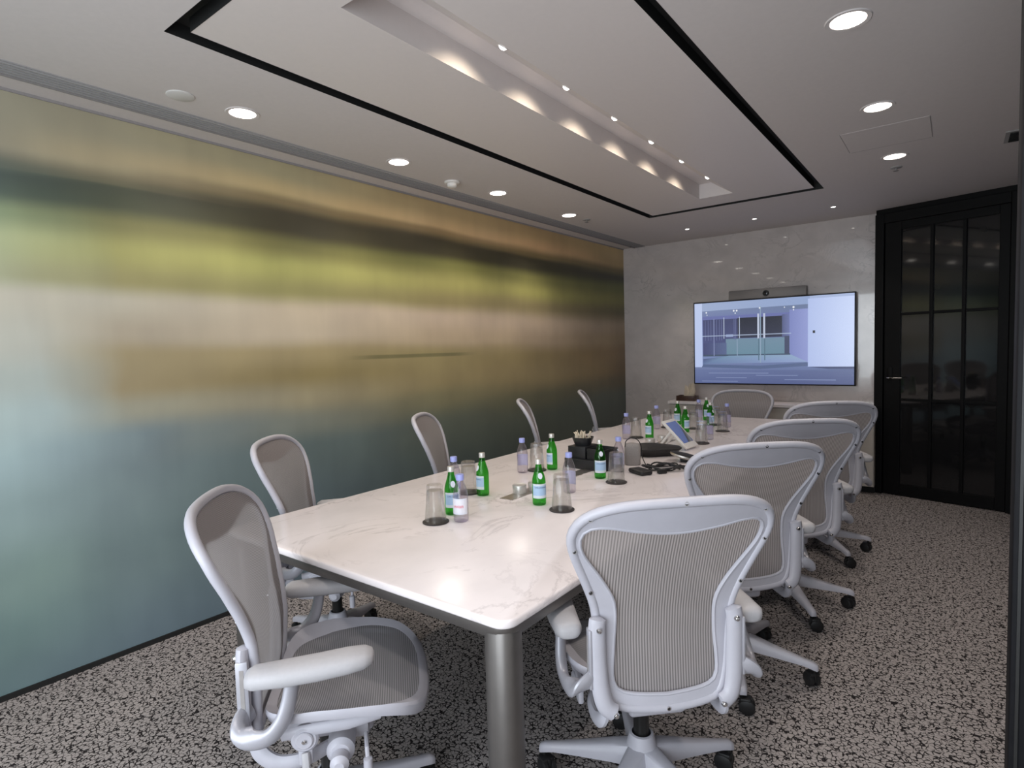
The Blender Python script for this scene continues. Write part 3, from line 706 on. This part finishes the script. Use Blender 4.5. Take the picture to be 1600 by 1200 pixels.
def make_chair():
    t = thing('office_chair', 'chair', 'chair', (0, 0, 0), 0, 'grey mesh office chairs')
    # ---- back
    rim = inset2(outF, .013)
    sgn = 1 if abs(rim[10][0]) < abs(outF[10][0]) else -1
    rim = inset2(outF, .013*sgn); msh = inset2(outF, .024*sgn)
    bm = bmesh.new()
    tube(bm, [S(x, z) for x, z in rim], .0135, .0135, 10, True, Vector((0, 1, 0)))
    tube(bm, [S(x, z, -.003) for x, z in inF], .006, .0055, 8, True, Vector((0, 1, 0)))
    n = len(rim)
    fr = [bm.verts.new(S(x, z, -.001)) for x, z in rim]; fi = [bm.verts.new(S(x, z, -.001)) for x, z in inF]
    br = [bm.verts.new(S(x, z, -.008)) for x, z in rim]; bi = [bm.verts.new(S(x, z, -.007)) for x, z in inF]
    for i in range(n):
        j = (i+1) % n
        bm.faces.new((fr[i], fr[j], fi[j], fi[i])); bm.faces.new((br[i], br[j], bi[j], bi[i]))
    bf = obj('back_frame', bm, 'chair', t)
    for x, z in ((0, 1.028), (.232, .990), (-.232, .990), (.262, .893), (-.262, .893), (.212, .765), (-.212, .765), (0, .424)):
        bm = bmesh.new(); c = S(x, z, -.0125)
        lathe(bm, [(0, .0012), (.0034, .0012), (.0040, .0018), (.0058, .0018), (.0064, -.003)], 12, mtx=Matrix.Translation(c) @ Matrix.Rotation(-PI/2, 4, 'X') @ Matrix.Scale(-1, 4, (0, 0, 1)))
        bm.faces.ensure_lookup_table(); o = obj('screw', bm, 'chrome', bf); o.data.materials.append(M['rubber'])
        for f in o.data.polygons:
            if max((Vector(o.data.vertices[v].co)-c).length for v in f.vertices) < .0044: f.material_index = 1
    # woven back panel in rows between the rim's two sides
    bm = bmesh.new(); half = msh[:NH]; rows = []
    zs = [p[1] for p in half]; ztop, zbot = half[0][1], half[-1][1]
    NR, NC = 40, 16
    def halfw(z):
        best = 0
        for (x0, z0), (x1, z1) in zip(half, half[1:]):
            if min(z0, z1) <= z <= max(z0, z1):
                f = 0 if abs(z1-z0) < 1e-9 else (z-z0)/(z1-z0); best = max(best, x0+(x1-x0)*f)
        return best
    for r in range(NR+1):
        f = r/NR; f = .5-.5*math.cos(PI*f); z = zbot+.0005+(ztop-zbot-.001)*f; w = max(.02, halfw(z))
        rows.append([bm.verts.new(S(w*(2*c/NC-1), z, .0045)) for c in range(NC+1)])
    for A, B in zip(rows, rows[1:]):
        for c in range(NC): bm.faces.new((A[c], A[c+1], B[c+1], B[c]))
    obj('back_mesh', bm, 'back_mesh', t)
    # ---- uprights behind the back, arms
    for s in (1, -1):
        bm = bmesh.new()
        pth = catmull([S(s*.192, .692, -.020), S(s*.196, .66, -.026), S(s*.195, .58, -.028), S(s*.190, .50, -.028), S(s*.178, .452, -.028), S(s*.152, .430, -.024)], 5)
        k = len(pth); tube(bm, pth, [.010]+[.016]*(k-2)+[.010], [.016]+[.024]*(k-2)+[.016], 12, ref=Vector((0, 1, 0))); up = obj('upright', bm, 'chair', t)
        for x, z, o_ in ((s*.194, .665, -.042), (s*.153, .431, -.038)):
            bm = bmesh.new(); lathe(bm, [(.0085, .004), (.0082, -.002), (.005, -.006), (0, -.007)], 14, mtx=Matrix.Translation(S(x, z, o_)) @ Matrix.Rotation(-PI/2, 4, 'X')); obj('screw', bm, 'chrome', up)
        bm = bmesh.new(); yo = ycurve(.58)+.02
        box(bm, *sorted((s*.212, s*.222)), yo-.046, yo-.016, .50, .665, bev=.004, seg=2); sl = obj('arm_slider', bm, 'chair_metal', t)
        obj('slider_slot', bx(*sorted((s*.2215, s*.2228)), yo-.036, yo-.026, .545, .645), 'seam', sl, smooth=False)
        bm = bmesh.new()
        pth = catmull([(s*.196, -.160, .530), (s*.226, -.172, .520), (s*.252, -.168, .506), (s*.268, -.140, .494), (s*.275, -.100, .500), (s*.276, -.068, .535), (s*.272, -.050, .585), (s*.268, -.040, .645)], 5)
        k = len(pth); tube(bm, pth, [.013+.002*math.sin(PI*i/(k-1)) for i in range(k)], [.030-.012*i/(k-1) for i in range(k)], 14, ref=Vector((s*.8, .6, 0)))
        ar = obj('arm_bracket', bm, 'chair_metal', t)
        bm = bmesh.new(); secs = []
        for y, w, th, dx, dz in ((-.150, .012, .008, 0, -.004), (-.146, .026, .014, 0, -.002), (-.130, .036, .019, 0, 0), (-.06, .040, .021, 0, .001), (.02, .042, .021, -.003, .004), (.09, .043, .020, -.010, .007), (.130, .038, .018, -.015, .008), (.148, .026, .013, -.017, .008), (.153, .012, .007, -.018, .008)):
            secs.append([(s*(.265+dx)+u, y, .647+dz+v) for u, v in superel(w*1.05, th*1.22, 18, 2.6)])
        loft(bm, secs); obj('arm_pad', bm, 'chair_pad', t, angle=60)
    # ---- seat: flared plastic rim with a woven deck, front edge rolled down
    def seat_z(x, y): 
        z = .474+.028*max(0, (-y-.02)/.15)**2*.4
        z += .012*max(0, min(1, (y+.02)/.16))-2.9*max(0, y-.185)**2
        return z+.62*x*x*(1.15-.9*max(0, y)/.28)
    ring = catmull([(0, .268, 0), (.10, .264, 0), (.17, .250, 0), (.225, .212, 0), (.252, .15, 0), (.262, .06, 0), (.258, -.03, 0), (.238, -.09, 0), (.19, -.125, 0), (.11, -.136, 0), (0, -.138, 0),
                    (-.11, -.136, 0), (-.19, -.125, 0), (-.238, -.09, 0), (-.258, -.03, 0), (-.262, .06, 0), (-.252, .15, 0), (-.225, .212, 0), (-.17, .250, 0), (-.10, .264, 0)], 3, True)
    ring = [Vector((p.x, p.y*(1.11 if p.y > 0 else 1), 0)) for p in ring]
    def inner(p):
        k = .90 - .12*max(0, min(1, (.12-p.y)/.2)); return Vector((p.x*k, .02+(p.y-.02)*(.90 if p.y > 0 else .86), 0))
    bm = bmesh.new(); n = len(ring); pt, pi_, pb, po = [], [], [], []
    for p in ring:
        q = inner(p); zo = seat_z(p.x, p.y)
        po.append(bm.verts.new((p.x, p.y, zo+.004))); pt.append(bm.verts.new((p.x*.985, p.y*.985, zo+.012)))
        pi_.append(bm.verts.new((q.x, q.y, seat_z(q.x, q.y)+.002))); pb.append(bm.verts.new((p.x*.97, p.y*.97, zo-.016-.012*max(0, (p.y-.1)/.17))))
    pj = [bm.verts.new((v.co.x, v.co.y, v.co.z-.012)) for v in pi_]
    for i in range(n):
        j = (i+1) % n
        for A, B in ((po, pt), (pt, pi_), (pi_, pj), (pj, pb), (pb, po)): bm.faces.new((A[i], A[j], B[j], B[i]))
    obj('seat_frame', bm, 'chair', t, angle=50)
    bm = bmesh.new(); rings = []
    for k in range(8):
        f = 1-k/8; rings.append([bm.verts.new((.0+q.x*f, .02+(q.y-.02)*f, seat_z(q.x*f, .02+(q.y-.02)*f)+.001-.010*(1-f))) for q in [inner(p) for p in ring]])
    for A, B in zip(rings, rings[1:]):
        for i in range(n): bm.faces.new((A[i], A[(i+1) % n], B[(i+1) % n], B[i]))
    c = bm.verts.new((0, .02, seat_z(0, .02)-.010))
    for i in range(n): bm.faces.new((rings[-1][i], rings[-1][(i+1) % n], c))
    obj('seat_mesh', bm, 'seat_mesh', t, angle=80)
    # ---- tilt mechanism under the seat
    before = set(t.children)
    bm = bmesh.new(); box(bm, -.085, .085, -.10, .135, .300, .372, bev=.014, seg=3); box(bm, -.13, .13, .02, .125, .315, .385, bev=.010); tm = obj('tilt_housing', bm, 'chair', t)
    for s in (1, -1):
        bm = bmesh.new()
        tube(bm, catmull([(s*.166, -.160, .440), (s*.176, -.145, .395), (s*.182, -.105, .362), (s*.182, -.050, .352), (s*.168, .0, .352), (s*.12, .05, .342)], 5), .013, .020, 10, ref=Vector((1, 0, 0)))
        obj('yoke_arm', bm, 'chair', t)
        bm = bmesh.new(); tube(bm, [(s*.215, -.085, .410), (s*.222, -.01, .418), (s*.222, .08, .420), (s*.205, .16, .425)], .008, .016, 8, ref=Vector((1, 0, 0))); obj('seat_rail', bm, 'chair', t)
        bm = bmesh.new(); cyl(bm, (s*.215, -.028, .396), .034, .026, 'X', 24, .006); cyl(bm, (s*.229, -.028, .396), .022, .010, 'X', 24, .003); kn = obj('pivot_knob', bm, 'chair', tm)
        bm = bmesh.new(); cyl(bm, (s*.236, -.028, .396), .006, .006, 'X', 12, .002); obj('knob_screw', bm, 'chrome', t)
        bm = bmesh.new(); box(bm, *sorted((s*.205, s*.222)), -.046, -.010, .325, .395, bev=.006); obj('pivot_link', bm, 'chair', tm)
    bm = bmesh.new(); tube(bm, [(.226, -.028, .362), (.232, -.026, .345), (.232, -.026, .325)], .006, .010, 8); cyl(bm, (.233, -.026, .316), .013, .010, 'X', 16, .003); obj('lock_lever', bm, 'chair_pad', tm)
    bm = bmesh.new(); cyl(bm, (.150, .055, .335), .036, .12, 'X', 24, .012); cyl(bm, (.225, .055, .325), .024, .05, 'X', 24, .012); obj('tension_knob', bm, 'chair', tm)
    bm = bmesh.new(); tube(bm, [(.150, .118, .34), (.200, .122, .332), (.210, .124, .30)], .006, n=8); tube(bm, [(.210, .124, .31), (.211, .124, .262)], .012, n=12); obj('height_lever', bm, 'chair', tm)
    for o_ in set(t.children)-before:
        for v in o_.data.vertices: v.co.z += .05*max(0, min(1, 1 if o_.name.split('.')[0] != 'yoke_arm' else (v.co.y+.16)/.4))
        for q in o_.children:
            for v in q.data.vertices: v.co.z += .05
    bm = bmesh.new(); cyl(bm, (0, 0, .28), .024, .18, 'Z', 18, .003); obj('gas_cylinder', bm, 'cyl', t)
    # ---- five star base
    hub = bpy.data.objects.new('star_base', None)
    bm = bmesh.new(); lathe(bm, [(.030, .206), (.037, .204), (.041, .190), (.052, .150), (.054, .118), (.040, .105), (0, .105)], 24); hb = obj('base_hub', bm, 'chair', t)
    for k in range(5):
        a = 2*PI*k/5; rot = Matrix.Rotation(a, 4, 'Z'); bm = bmesh.new(); secs = []
        for r, w, zt_, zb_ in ((.03, .036, .172, .108), (.09, .031, .160, .106), (.20, .023, .132, .096), (.285, .018, .112, .088), (.318, .017, .106, .080), (.334, .013, .098, .074), (.338, .008, .092, .076)):
            secs.append([rot @ Vector((r, y, z)) for y, z in ((-w, zb_), (w, zb_), (w*1.02, (zt_+zb_)/2), (w*.80, zt_-.004), (w*.5, zt_), (-w*.5, zt_), (-w*.80, zt_-.004), (-w*1.02, (zt_+zb_)/2))])
        loft(bm, secs); sp = obj('spoke', bm, 'chair', t, angle=50)
        c = rot @ Vector((.322, 0, .0)); sw = random.Random(k).uniform(-.5, .9); rw = Matrix.Translation(c) @ Matrix.Rotation(a+sw+PI/2, 4, 'Z')
        bm = bmesh.new()
        for s in (-1, 1):
            lathe(bm, [(0, -.009), (.024, -.009), (.029, -.006), (.0295, .006), (.024, .009), (0, .009)], 18, mtx=rw @ Matrix.Translation((.015, s*.014, .0295)) @ Matrix.Rotation(PI/2, 4, 'X'))
        box(bm, -.012, .036, -.0045, .0045, .024, .062, bev=.003, mtx=rw); box(bm, -.010, .030, -.022, .022, .048, .064, bev=.006, mtx=rw)
        cs = obj('caster', bm, 'rubber', sp)
        bm = bmesh.new(); lathe(bm, [(.007, .06), (.007, .082), (0, .082)], 10, mtx=Matrix.Translation(c)); obj('caster_stem', bm, 'cyl', sp)
    bpy.data.objects.remove(hub)
    return t
CH = make_chair()
BASE = ('base_hub', 'spoke')
def place_chair(first, x, y, deg, label, group, dz=0, base=0, fw=0):
    o = CH if first else dup(CH)
    o.location = (x, y, 0); o.rotation_euler = (0, 0, R(deg)); o['label'] = label; o['group'] = group
    for c in o.children:
        n = c.name.split('.')[0]
        if n in BASE: c.rotation_euler = (0, 0, R(base-deg)); c.location = (0, fw, 0)
        elif n == 'gas_cylinder': c.location = (0, fw, dz*.6)
        else: c.location.z = dz
    return o
RG, LG = 'office chairs along the door side of the table', 'office chairs along the mural side of the table'
CHAIRS = [
 (-.736, 1.587, 44.6, 'grey mesh office chair seen from behind, largest at the right front of the table', RG, 0, 54, .05),
 (-.763, 2.518, 41.7, 'grey mesh office chair second from the front on the door side of the table', RG, 0, 6),
 (-.728, 3.329, 37.2, 'grey mesh office chair third from the front on the door side of the table', RG, 0, 18),
 (-.738, 4.297, 31.2, 'grey mesh office chair farthest back on the door side, before the door', RG, 0, 25),
 (-1.450, .954, -41, 'grey mesh office chair in the left foreground, angled toward the near table end', LG, 0, 72),
 (-2.315, 1.605, -50, 'grey mesh office chair at the near left table corner, behind the foreground chair', LG, 0, 40),
 (-2.36, 2.60, -56, 'grey mesh office chair halfway along the mural side, its front turned to view', LG, 0, 20),
 (-2.36, 3.63, -55, 'grey mesh office chair seen edge-on, second from the back on the mural side', LG, 0, 0),
 (-2.36, 4.52, -60, 'grey mesh office chair seen edge-on, farthest back on the mural side', LG, 0, 33),
 (-1.585, 5.42, 184, 'grey mesh office chair at the far table end below the television', 'office chair at the far table end', -.07, 10)]
for c in CHAIRS[1:]: place_chair(False, *c)
place_chair(True, *CHAIRS[0])

# ================================================================== THINGS ON THE TABLE
# green glass bottle with blue label and silver cap (base at the origin)
def lathe_wall(prof, th, n=24, mod=None):
    """closed wall: outer profile upward, inner profile back down"""
    bm = bmesh.new()
    inn = [(max(0, r-th), z+(th if i == 0 else 0)) for i, (r, z) in enumerate(prof)][::-1]
    lathe(bm, [(0, prof[0][1])]+prof+inn+[(0, prof[0][1]+th)], n, mod=mod); return bm
def arc_patch(r, z0, z1, a0, a1, n=14):
    bm = bmesh.new(); lo, hi = [], []
    for i in range(n+1):
        a = R(a0+(a1-a0)*i/n); lo.append(bm.verts.new((r*math.cos(a), r*math.sin(a), z0))); hi.append(bm.verts.new((r*math.cos(a), r*math.sin(a), z1)))
    for i in range(n): bm.faces.new((lo[i], lo[i+1], hi[i+1], hi[i]))
    return bm
def wrap_text(txt, size, r, z, a_mid, material, parent, name):
    cu = bpy.data.curves.new(name, 'FONT'); cu.body = txt; cu.size = size; cu.align_x = 'CENTER'; cu.align_y = 'CENTER'; cu.resolution_u = 3
    tmp = bpy.data.objects.new(name, cu); COL.objects.link(tmp)
    me = bpy.data.meshes.new_from_object(tmp.evaluated_get(bpy.context.evaluated_depsgraph_get())); bpy.data.objects.remove(tmp); bpy.data.curves.remove(cu)
    for v in me.vertices:
        a = a_mid+v.co.x/r; v.co = Vector((r*math.cos(a), r*math.sin(a), z+v.co.y))
    me.materials.clear(); me.materials.append(M[material]); me.name = name
    return new_obj(name, me, parent)
def green_bottle():
    t = thing('glass_water_bottle', 'x', 'bottle')
    prof = [(.024, 0), (.0285, .003), (.0295, .010), (.0295, .098), (.0285, .110), (.025, .125), (.0185, .146), (.0145, .160), (.0125, .174), (.0125, .184)]
    obj('bottle_body', lathe_wall(prof, .0016, 24), 'green', t)
    obj('label', arc_patch(.0299, .032, .094, -75, 75), 'label_blue', t)
    lb = t.children[-1]
    wrap_text('S.PELLEGRINO', .0085, .0302, .078, 0, 'blue', lb, 'lettering')
    bm = bmesh.new(); a = []                                         # oval neck label
    c = bm.verts.new((.0245, 0, .128))
    for k in range(14):
        an = 2*PI*k/14; z = .128+.013*math.sin(an); y = .010*math.cos(an); rr = .0245+(.128-z)*.31
        a.append(bm.verts.new((math.sqrt(max(1e-6, rr*rr-y*y))+.0006, y, z)))
    c.co.x = .0251
    for k in range(14): bm.faces.new((a[k], a[(k+1) % 14], c))
    obj('neck_label', bm, 'label_white', t)
    bm = bmesh.new(); lathe(bm, [(.0138, .176), (.0142, .178), (.0142, .194), (.0132, .197), (0, .197)], 22, mod=lambda a, r, z: r*(1+.015*math.cos(22*a)) ); obj('cap', bm, 'cap_silver', t)
    return t
def clear_bottle():
    t = thing('plastic_water_bottle', 'x', 'bottle')
    prof = [(.022, 0), (.0285, .004), (.0300, .012), (.0295, .028), (.0300, .031), (.0300, .098), (.0295, .106), (.0275, .122), (.0220, .140), (.0150, .156), (.0125, .162), (.0125, .168)]
    obj('bottle_body', lathe_wall(prof, .0008, 24), 'pet', t)
    lb = obj('label', arc_patch(.0304, .034, .096, -70, 70), 'label_white', t)
    wrap_text('evian', .020, .0308, .066, 0, 'red', lb, 'lettering')
    bm = bmesh.new(); lathe(bm, [(.0145, .164), (.0155, .165), (.0155, .184), (.0145, .187), (0, .187)], 24, mod=lambda a, r, z: r*(1+.012*math.cos(24*a))); obj('cap', bm, 'cap_lilac', t)
    return t
def tumbler():
    t = thing('drinking_glass', 'x', 'glass')
    # stands upside down: wide rim below, thick foot above, flutes up the side
    def flute(a, r, z):                      # ten flat facets fading out above the rim
        k = max(0, min(1, (z-.038)/.03)); p = math.cos(PI/10)/math.cos((a % (PI/5))-PI/10)
        return r*(1-k+k*(.94+.06*(p-.95)/.05))
    prof = [(.0425, .0065), (.0405, .040), (.0375, .075), (.0345, .120), (.0335, .142), (.0315, .150)]
    bm = bmesh.new(); inn = [(.030, .128), (.0320, .116), (.0350, .075), (.0380, .040), (.0402, .0065)]
    lathe(bm, prof+[(0, .150)], 40, mod=flute)
    lathe(bm, [(0, .128)]+inn, 40)
    lathe(bm, [inn[-1], prof[0]], 40)
    bmesh.ops.remove_doubles(bm, verts=bm.verts, dist=1e-5)
    obj('glass_body', bm, 'glass', t, angle=22)
    bm = bmesh.new(); lathe(bm, [(0, 0), (.050, 0), (.052, .0015), (.052, .0045), (.050, .006), (0, .006)], 36); obj('coaster', bm, 'coaster', t)
    return t
def mint_tin():
    t = thing('mint_tin', 'x', 'tin')
    bm = bmesh.new(); lathe(bm, [(0, 0), (.030, 0), (.0315, .002), (.0315, .022), (0, .022)], 30); obj('tin_base', bm, 'tin', t)
    bm = bmesh.new(); lathe(bm, [(.0315, .0225), (.0330, .0225), (.0330, .037), (.0315, .0395), (.029, .0385), (0, .0385)], 30); obj('lid', bm, 'tin', t)
    return t
GB, CB, TU, TI = green_bottle(), clear_bottle(), tumbler(), mint_tin()
def on_table(px, py):
    """point of the table top seen at a photograph pixel"""
    d = fwd + r2*((px-800)/905) + d2*((py-600)/905)
    s = (ZT-CAM_H)/d.z
    return Vector((d.x*s, d.y*s, ZT))
def batch(proto, group, rows, extra):
    # copies first, so that the source is still complete when copied; the source itself goes last
    for k, (px, py, label, turn) in enumerate(rows):
        o = dup(proto) if k < len(rows)-1 else proto
        p = on_table(px, py); p.z = ZT+.0003; p += Vector((p.x, p.y, 0)).normalized()*extra
        o.location = p; o['label'] = label; o['group'] = group
        o.rotation_euler = (0, 0, math.atan2(-p.y, -p.x)+R(turn))
batch(GB, 'green glass water bottles on the table', [
 (707, 806, 'green glass bottle squeezed between the nearest upturned glass and plastic bottle', 15),
 (755, 776, 'green glass bottle standing clear at the right of the nearest group', -65),
 (863, 735, 'green glass bottle at the right of the group before the far mural chairs', -70),
 (843, 791, 'green glass bottle in front of the mint tins, blue label to view', 15),
 (938, 749, 'green glass bottle in front of the black caddy', 15),
 (1015, 686, 'green glass bottle behind the cable coil, left of the tablet', -50),
 (1059, 664, 'green glass bottle behind the top of the tablet', -40),
 (1071, 676, 'green glass bottle just right of the tablet, partly hidden', 60),
 (1104, 657, 'farthest green glass bottle, nearest the far table end', 30),
 (1110, 668, 'green glass bottle just in front of the farthest green one', 60)], .03)
batch(CB, 'clear plastic water bottles on the table', [
 (721, 818, 'nearest clear plastic bottle with lilac cap and red lettering', -18),
 (711, 779, 'clear plastic bottle hidden behind the nearest green bottle', 180),
 (817, 740, 'clear plastic bottle at the left of the group before the caddy', 170),
 (890, 772, 'clear plastic bottle behind the upturned glass next to the mint tins', 150),
 (967, 739, 'clear plastic bottle behind the upturned glass beside the caddy', 180),
 (979, 687, 'clear plastic bottle leftmost in the far half of the table', 170),
 (1026, 671, 'clear plastic bottle behind the mint tin, left of the tablet', 160),
 (1092, 659, 'clear plastic bottle behind the upturned glass right of the tablet', 150),
 (1108, 688, 'clear plastic bottle right of the tablet, beside an upturned glass', 180),
 (1136, 668, 'clear plastic bottle rightmost, at the far table end', 170)], .03)
batch(TU, 'upturned drinking glasses on dark coasters', [
 (681, 816, 'nearest upturned glass on a dark coaster, left of the bottles', 0),
 (733, 770, 'upturned glass behind the nearest bottles', 20),
 (839, 735, 'upturned glass between plastic and green bottle near the mural chairs', 10),
 (878, 797, 'large upturned glass on a dark coaster beside the mint tins', 0),
 (963, 754, 'upturned glass on a dark coaster in front of the cables', 30),
 (994, 684, 'upturned glass leftmost in the far half of the table', 10),
 (1043, 668, 'upturned glass behind the tablet on its left', 5),
 (1084, 670, 'upturned glass behind the tablet on its right', 25),
 (1096, 693, 'upturned glass directly right of the tablet', 15),
 (1118, 664, 'farthest upturned glass near the far green bottles', 5),
 (1129, 674, 'upturned glass rightmost at the far table end', 30)], .0)
batch(TI, 'small round mint tins', [
 (812, 772, 'small silver mint tin on the nearest cable plate', 0),
 (836, 768, 'small silver mint tin half hidden behind a green bottle', 20),
 (1016, 695, 'small silver mint tin in front of a green bottle, by the cables', 10),
 (1035, 690, 'small silver mint tin left of the tablet stand', 30)], .02)

# black caddy: low tray, box on it and a flared cup of sticks
c0 = Vector((-1.60, 2.80, ZT+.0027))
t = thing('desk_caddy', 'black leatherette two tier box organiser on the table', 'organiser', c0, R(-4))
bm = bmesh.new(); box(bm, -.13, .13, -.085, .085, 0, .052, bev=.003); obj('lower_tray', bm, 'box_black', t)
bm = bmesh.new(); box(bm, -.115, .0, -.07, .07, .052, .118, bev=.003); obj('upper_box', bm, 'box_black', t)
bm = bmesh.new()
for a in ((.012, .125, -.07, -.062), (.012, .125, .062, .07), (.012, .020, -.062, .062), (.117, .125, -.062, .062)): box(bm, a[0], a[1], a[2], a[3], .052, .112, bev=.0015)
obj('open_box', bm, 'box_black', t)
t = thing('stick_cup', 'flared black cup full of pale wooden sticks on the caddy', 'cup', c0+Vector((-.057, 0, .1182)), .3)
bm = bmesh.new(); secs = []
for w, z in ((.040, 0), (.047, .014), (.058, .045), (.054, .045), (.042, .012)): secs.append([(x, y, z) for x, y in superel(w, w*.85, 20, 4)])
loft(bm, secs); obj('cup', bm, 'box_black', t, angle=50)
rnd = random.Random(11)
bm = bmesh.new(); tube(bm, [(0, 0, -.026), (0, 0, .030)], .0024, n=7); stick = bm
st0 = None
for k in range(34):
    x, y = rnd.uniform(-.040, .040), rnd.uniform(-.032, .032)
    if st0 is None: o = obj('stick', stick, 'stick', t); st0 = o
    else: o = new_obj('stick', st0.data, t)
    o.location = (x, y, .040+rnd.uniform(0, .008)); o.rotation_euler = (rnd.uniform(-.4, .4)-y*6, rnd.uniform(-.4, .4)+x*6, 0)
# tablet on an easel stand, screen turned to the door side
b0 = on_table(1082, 702)
t = thing('touch_panel', 'white touch panel with blue screen tilted on a stand', 'tablet', (b0.x-.0, b0.y, ZT+.0003), R(-4))
tilt = Matrix.Translation((0, 0, .012)) @ Matrix.Rotation(R(44), 4, 'Y')
bm = bmesh.new(); box(bm, -.235, 0, -.085, .085, -.007, .007, bev=.004, mtx=tilt); obj('panel_body', bm, 'white_plastic', t)
def tablet_screen():
    m = mat('tablet_picture', (.02, .02, .03), .2); ns, ln, b = nodes(m)
    tc = N(m, 'ShaderNodeTexCoord'); sp_ = N(m, 'ShaderNodeSeparateXYZ'); ln.new(tc.outputs['Object'], sp_.inputs[0])
    ad = N(m, 'ShaderNodeMath', operation='MULTIPLY_ADD'); ad.inputs[1].default_value = 1.3; ln.new(sp_.outputs[1], ad.inputs[0]); ln.new(sp_.outputs[0], ad.inputs[2])
    mr = N(m, 'ShaderNodeMapRange'); mr.inputs[1].default_value = -.26; mr.inputs[2].default_value = .10; ln.new(ad.outputs[0], mr.inputs[0])
    rp = ramp(m, [(0, srgb((96, 112, 158))), (.62, srgb((84, 100, 148))), (.66, srgb((52, 52, 58))), (.8, srgb((120, 120, 122))), (.86, srgb((70, 78, 110))), (1, srgb((110, 124, 170)))])
    ln.new(mr.outputs[0], rp.inputs[0]); ln.new(rp.outputs[0], b.inputs['Emission Color']); b.inputs['Emission Strength'].default_value = .8
    return m
bm = bmesh.new(); box(bm, -.213, -.040, -.068, .068, .0072, .0078, mtx=tilt); obj('screen', bm, tablet_screen(), t, smooth=False)
bm = bmesh.new()
for y in (-.05, .05): tube(bm, [(-.115, y, .118), (-.17, y, .05), (-.205, y, .007)], .008, .006, 8)
tube(bm, [(-.205, -.05, .007), (-.205, .05, .007)], .006, n=8); obj('stand', bm, 'white_plastic', t)

# conference gear and cables
b0 = on_table(1020, 714)
t = thing('speakerphone', 'black flat conference speakerphone beside the cable coil', 'speakerphone', (b0.x-.02, b0.y+.08, ZT+.0003), R(20))
bm = bmesh.new(); secs = []
def lobes(s): return [(s*(.138+.02*math.cos(3*a))*math.cos(a), s*(.118+.018*math.cos(3*a))*math.sin(a)) for a in [2*PI*k/36 for k in range(36)]]
for s, z in ((.72, 0), (.80, .006), (.86, .022), (1.0, .040), (1.0, .047), (.92, .054), (.4, .060)): secs.append([(x, y, z) for x, y in lobes(s)])
loft(bm, secs); obj('body', bm, 'black_soft', t)
b0 = on_table(1074, 721)
t = thing('speaker_puck', 'oval black speaker puck with silver rim leaning beside the tablet', 'speaker', (b0.x-.01, b0.y+.0, ZT+.030), R(25))
el = lambda a, r, z: r*(1+.28*math.cos(a)**2)
mt = Matrix.Rotation(R(14), 4, 'Y')
bm = bmesh.new(); lathe(bm, [(0, -.010), (.062, -.010), (.070, -.002), (.068, .006)], 32, mod=el, mtx=mt); obj('shell', bm, 'steel', t)
bm = bmesh.new(); lathe(bm, [(.066, .006), (.05, .011), (0, .013)], 32, mod=el, mtx=mt); obj('grille', bm, 'black_soft', t)
bm = bmesh.new(); box(bm, -.03, .03, -.03, .03, -.0297, -.006, bev=.004); obj('foot', bm, 'black_soft', t)
b0 = on_table(986, 727)
t = thing('power_adapter', 'upright grey power adapter standing left of the cable coil', 'adapter', (b0.x, b0.y+.02, ZT+.0003), R(28))
bm = bmesh.new(); secs = []
for w, d, z in ((.040, .028, 0), (.044, .031, .006), (.045, .032, .10), (.040, .028, .118), (.020, .014, .124)): secs.append([(x, y, z) for x, y in superel(w, d, 24, 3)])
loft(bm, secs); obj('body', bm, 'fabric_grey', t, angle=60)
bm = bmesh.new(); tube(bm, catmull([(-.04, -.02, .105), (-.035, -.01, .135), (-.005, 0, .152), (.03, 0, .140), (.048, .0, .105), (.052, -.01, .05), (.07, -.03, .006)], 5), .0026, n=7); obj('cord', bm, 'rubber', t)
b0 = on_table(998, 741)
t = thing('cable_pouch', 'small flat black pouch at the foot of the grey adapter', 'pouch', (b0.x, b0.y+.02, ZT+.0003), R(-30))
bm = bmesh.new(); box(bm, -.062, .062, -.036, .036, 0, .024, bev=.010, seg=3); obj('pouch', bm, 'black_soft', t)
bm = bmesh.new(); box(bm, -.056, .056, -.038, -.034, .011, .014, bev=.001); obj('zip', bm, 'rubber', t)
b0 = on_table(1037, 735)
t = thing('power_cable', 'loosely coiled black power cable with a plug on the table', 'cable', (b0.x, b0.y+.02, ZT+.0003), R(25))
bm = bmesh.new(); rnd = random.Random(5); pts = []
for k in range(60):
    a = k*2*PI/13; rr = .078+.020*math.sin(k*.83)
    pts.append((rr*math.cos(a)*1.25, rr*math.sin(a)*.72, .006+.022*(.5+.5*math.sin(k*1.37))*min(1, k/14)))
tube(bm, catmull(pts, 3), .0042, n=7); obj('cord', bm, 'rubber', t)
bm = bmesh.new(); box(bm, -.025, .025, -.013, .013, 0, .022, bev=.006, mtx=Matrix.Translation((-.02, -.100, 0)) @ Matrix.Rotation(.5, 4, 'Z')); obj('plug', bm, 'rubber', t)
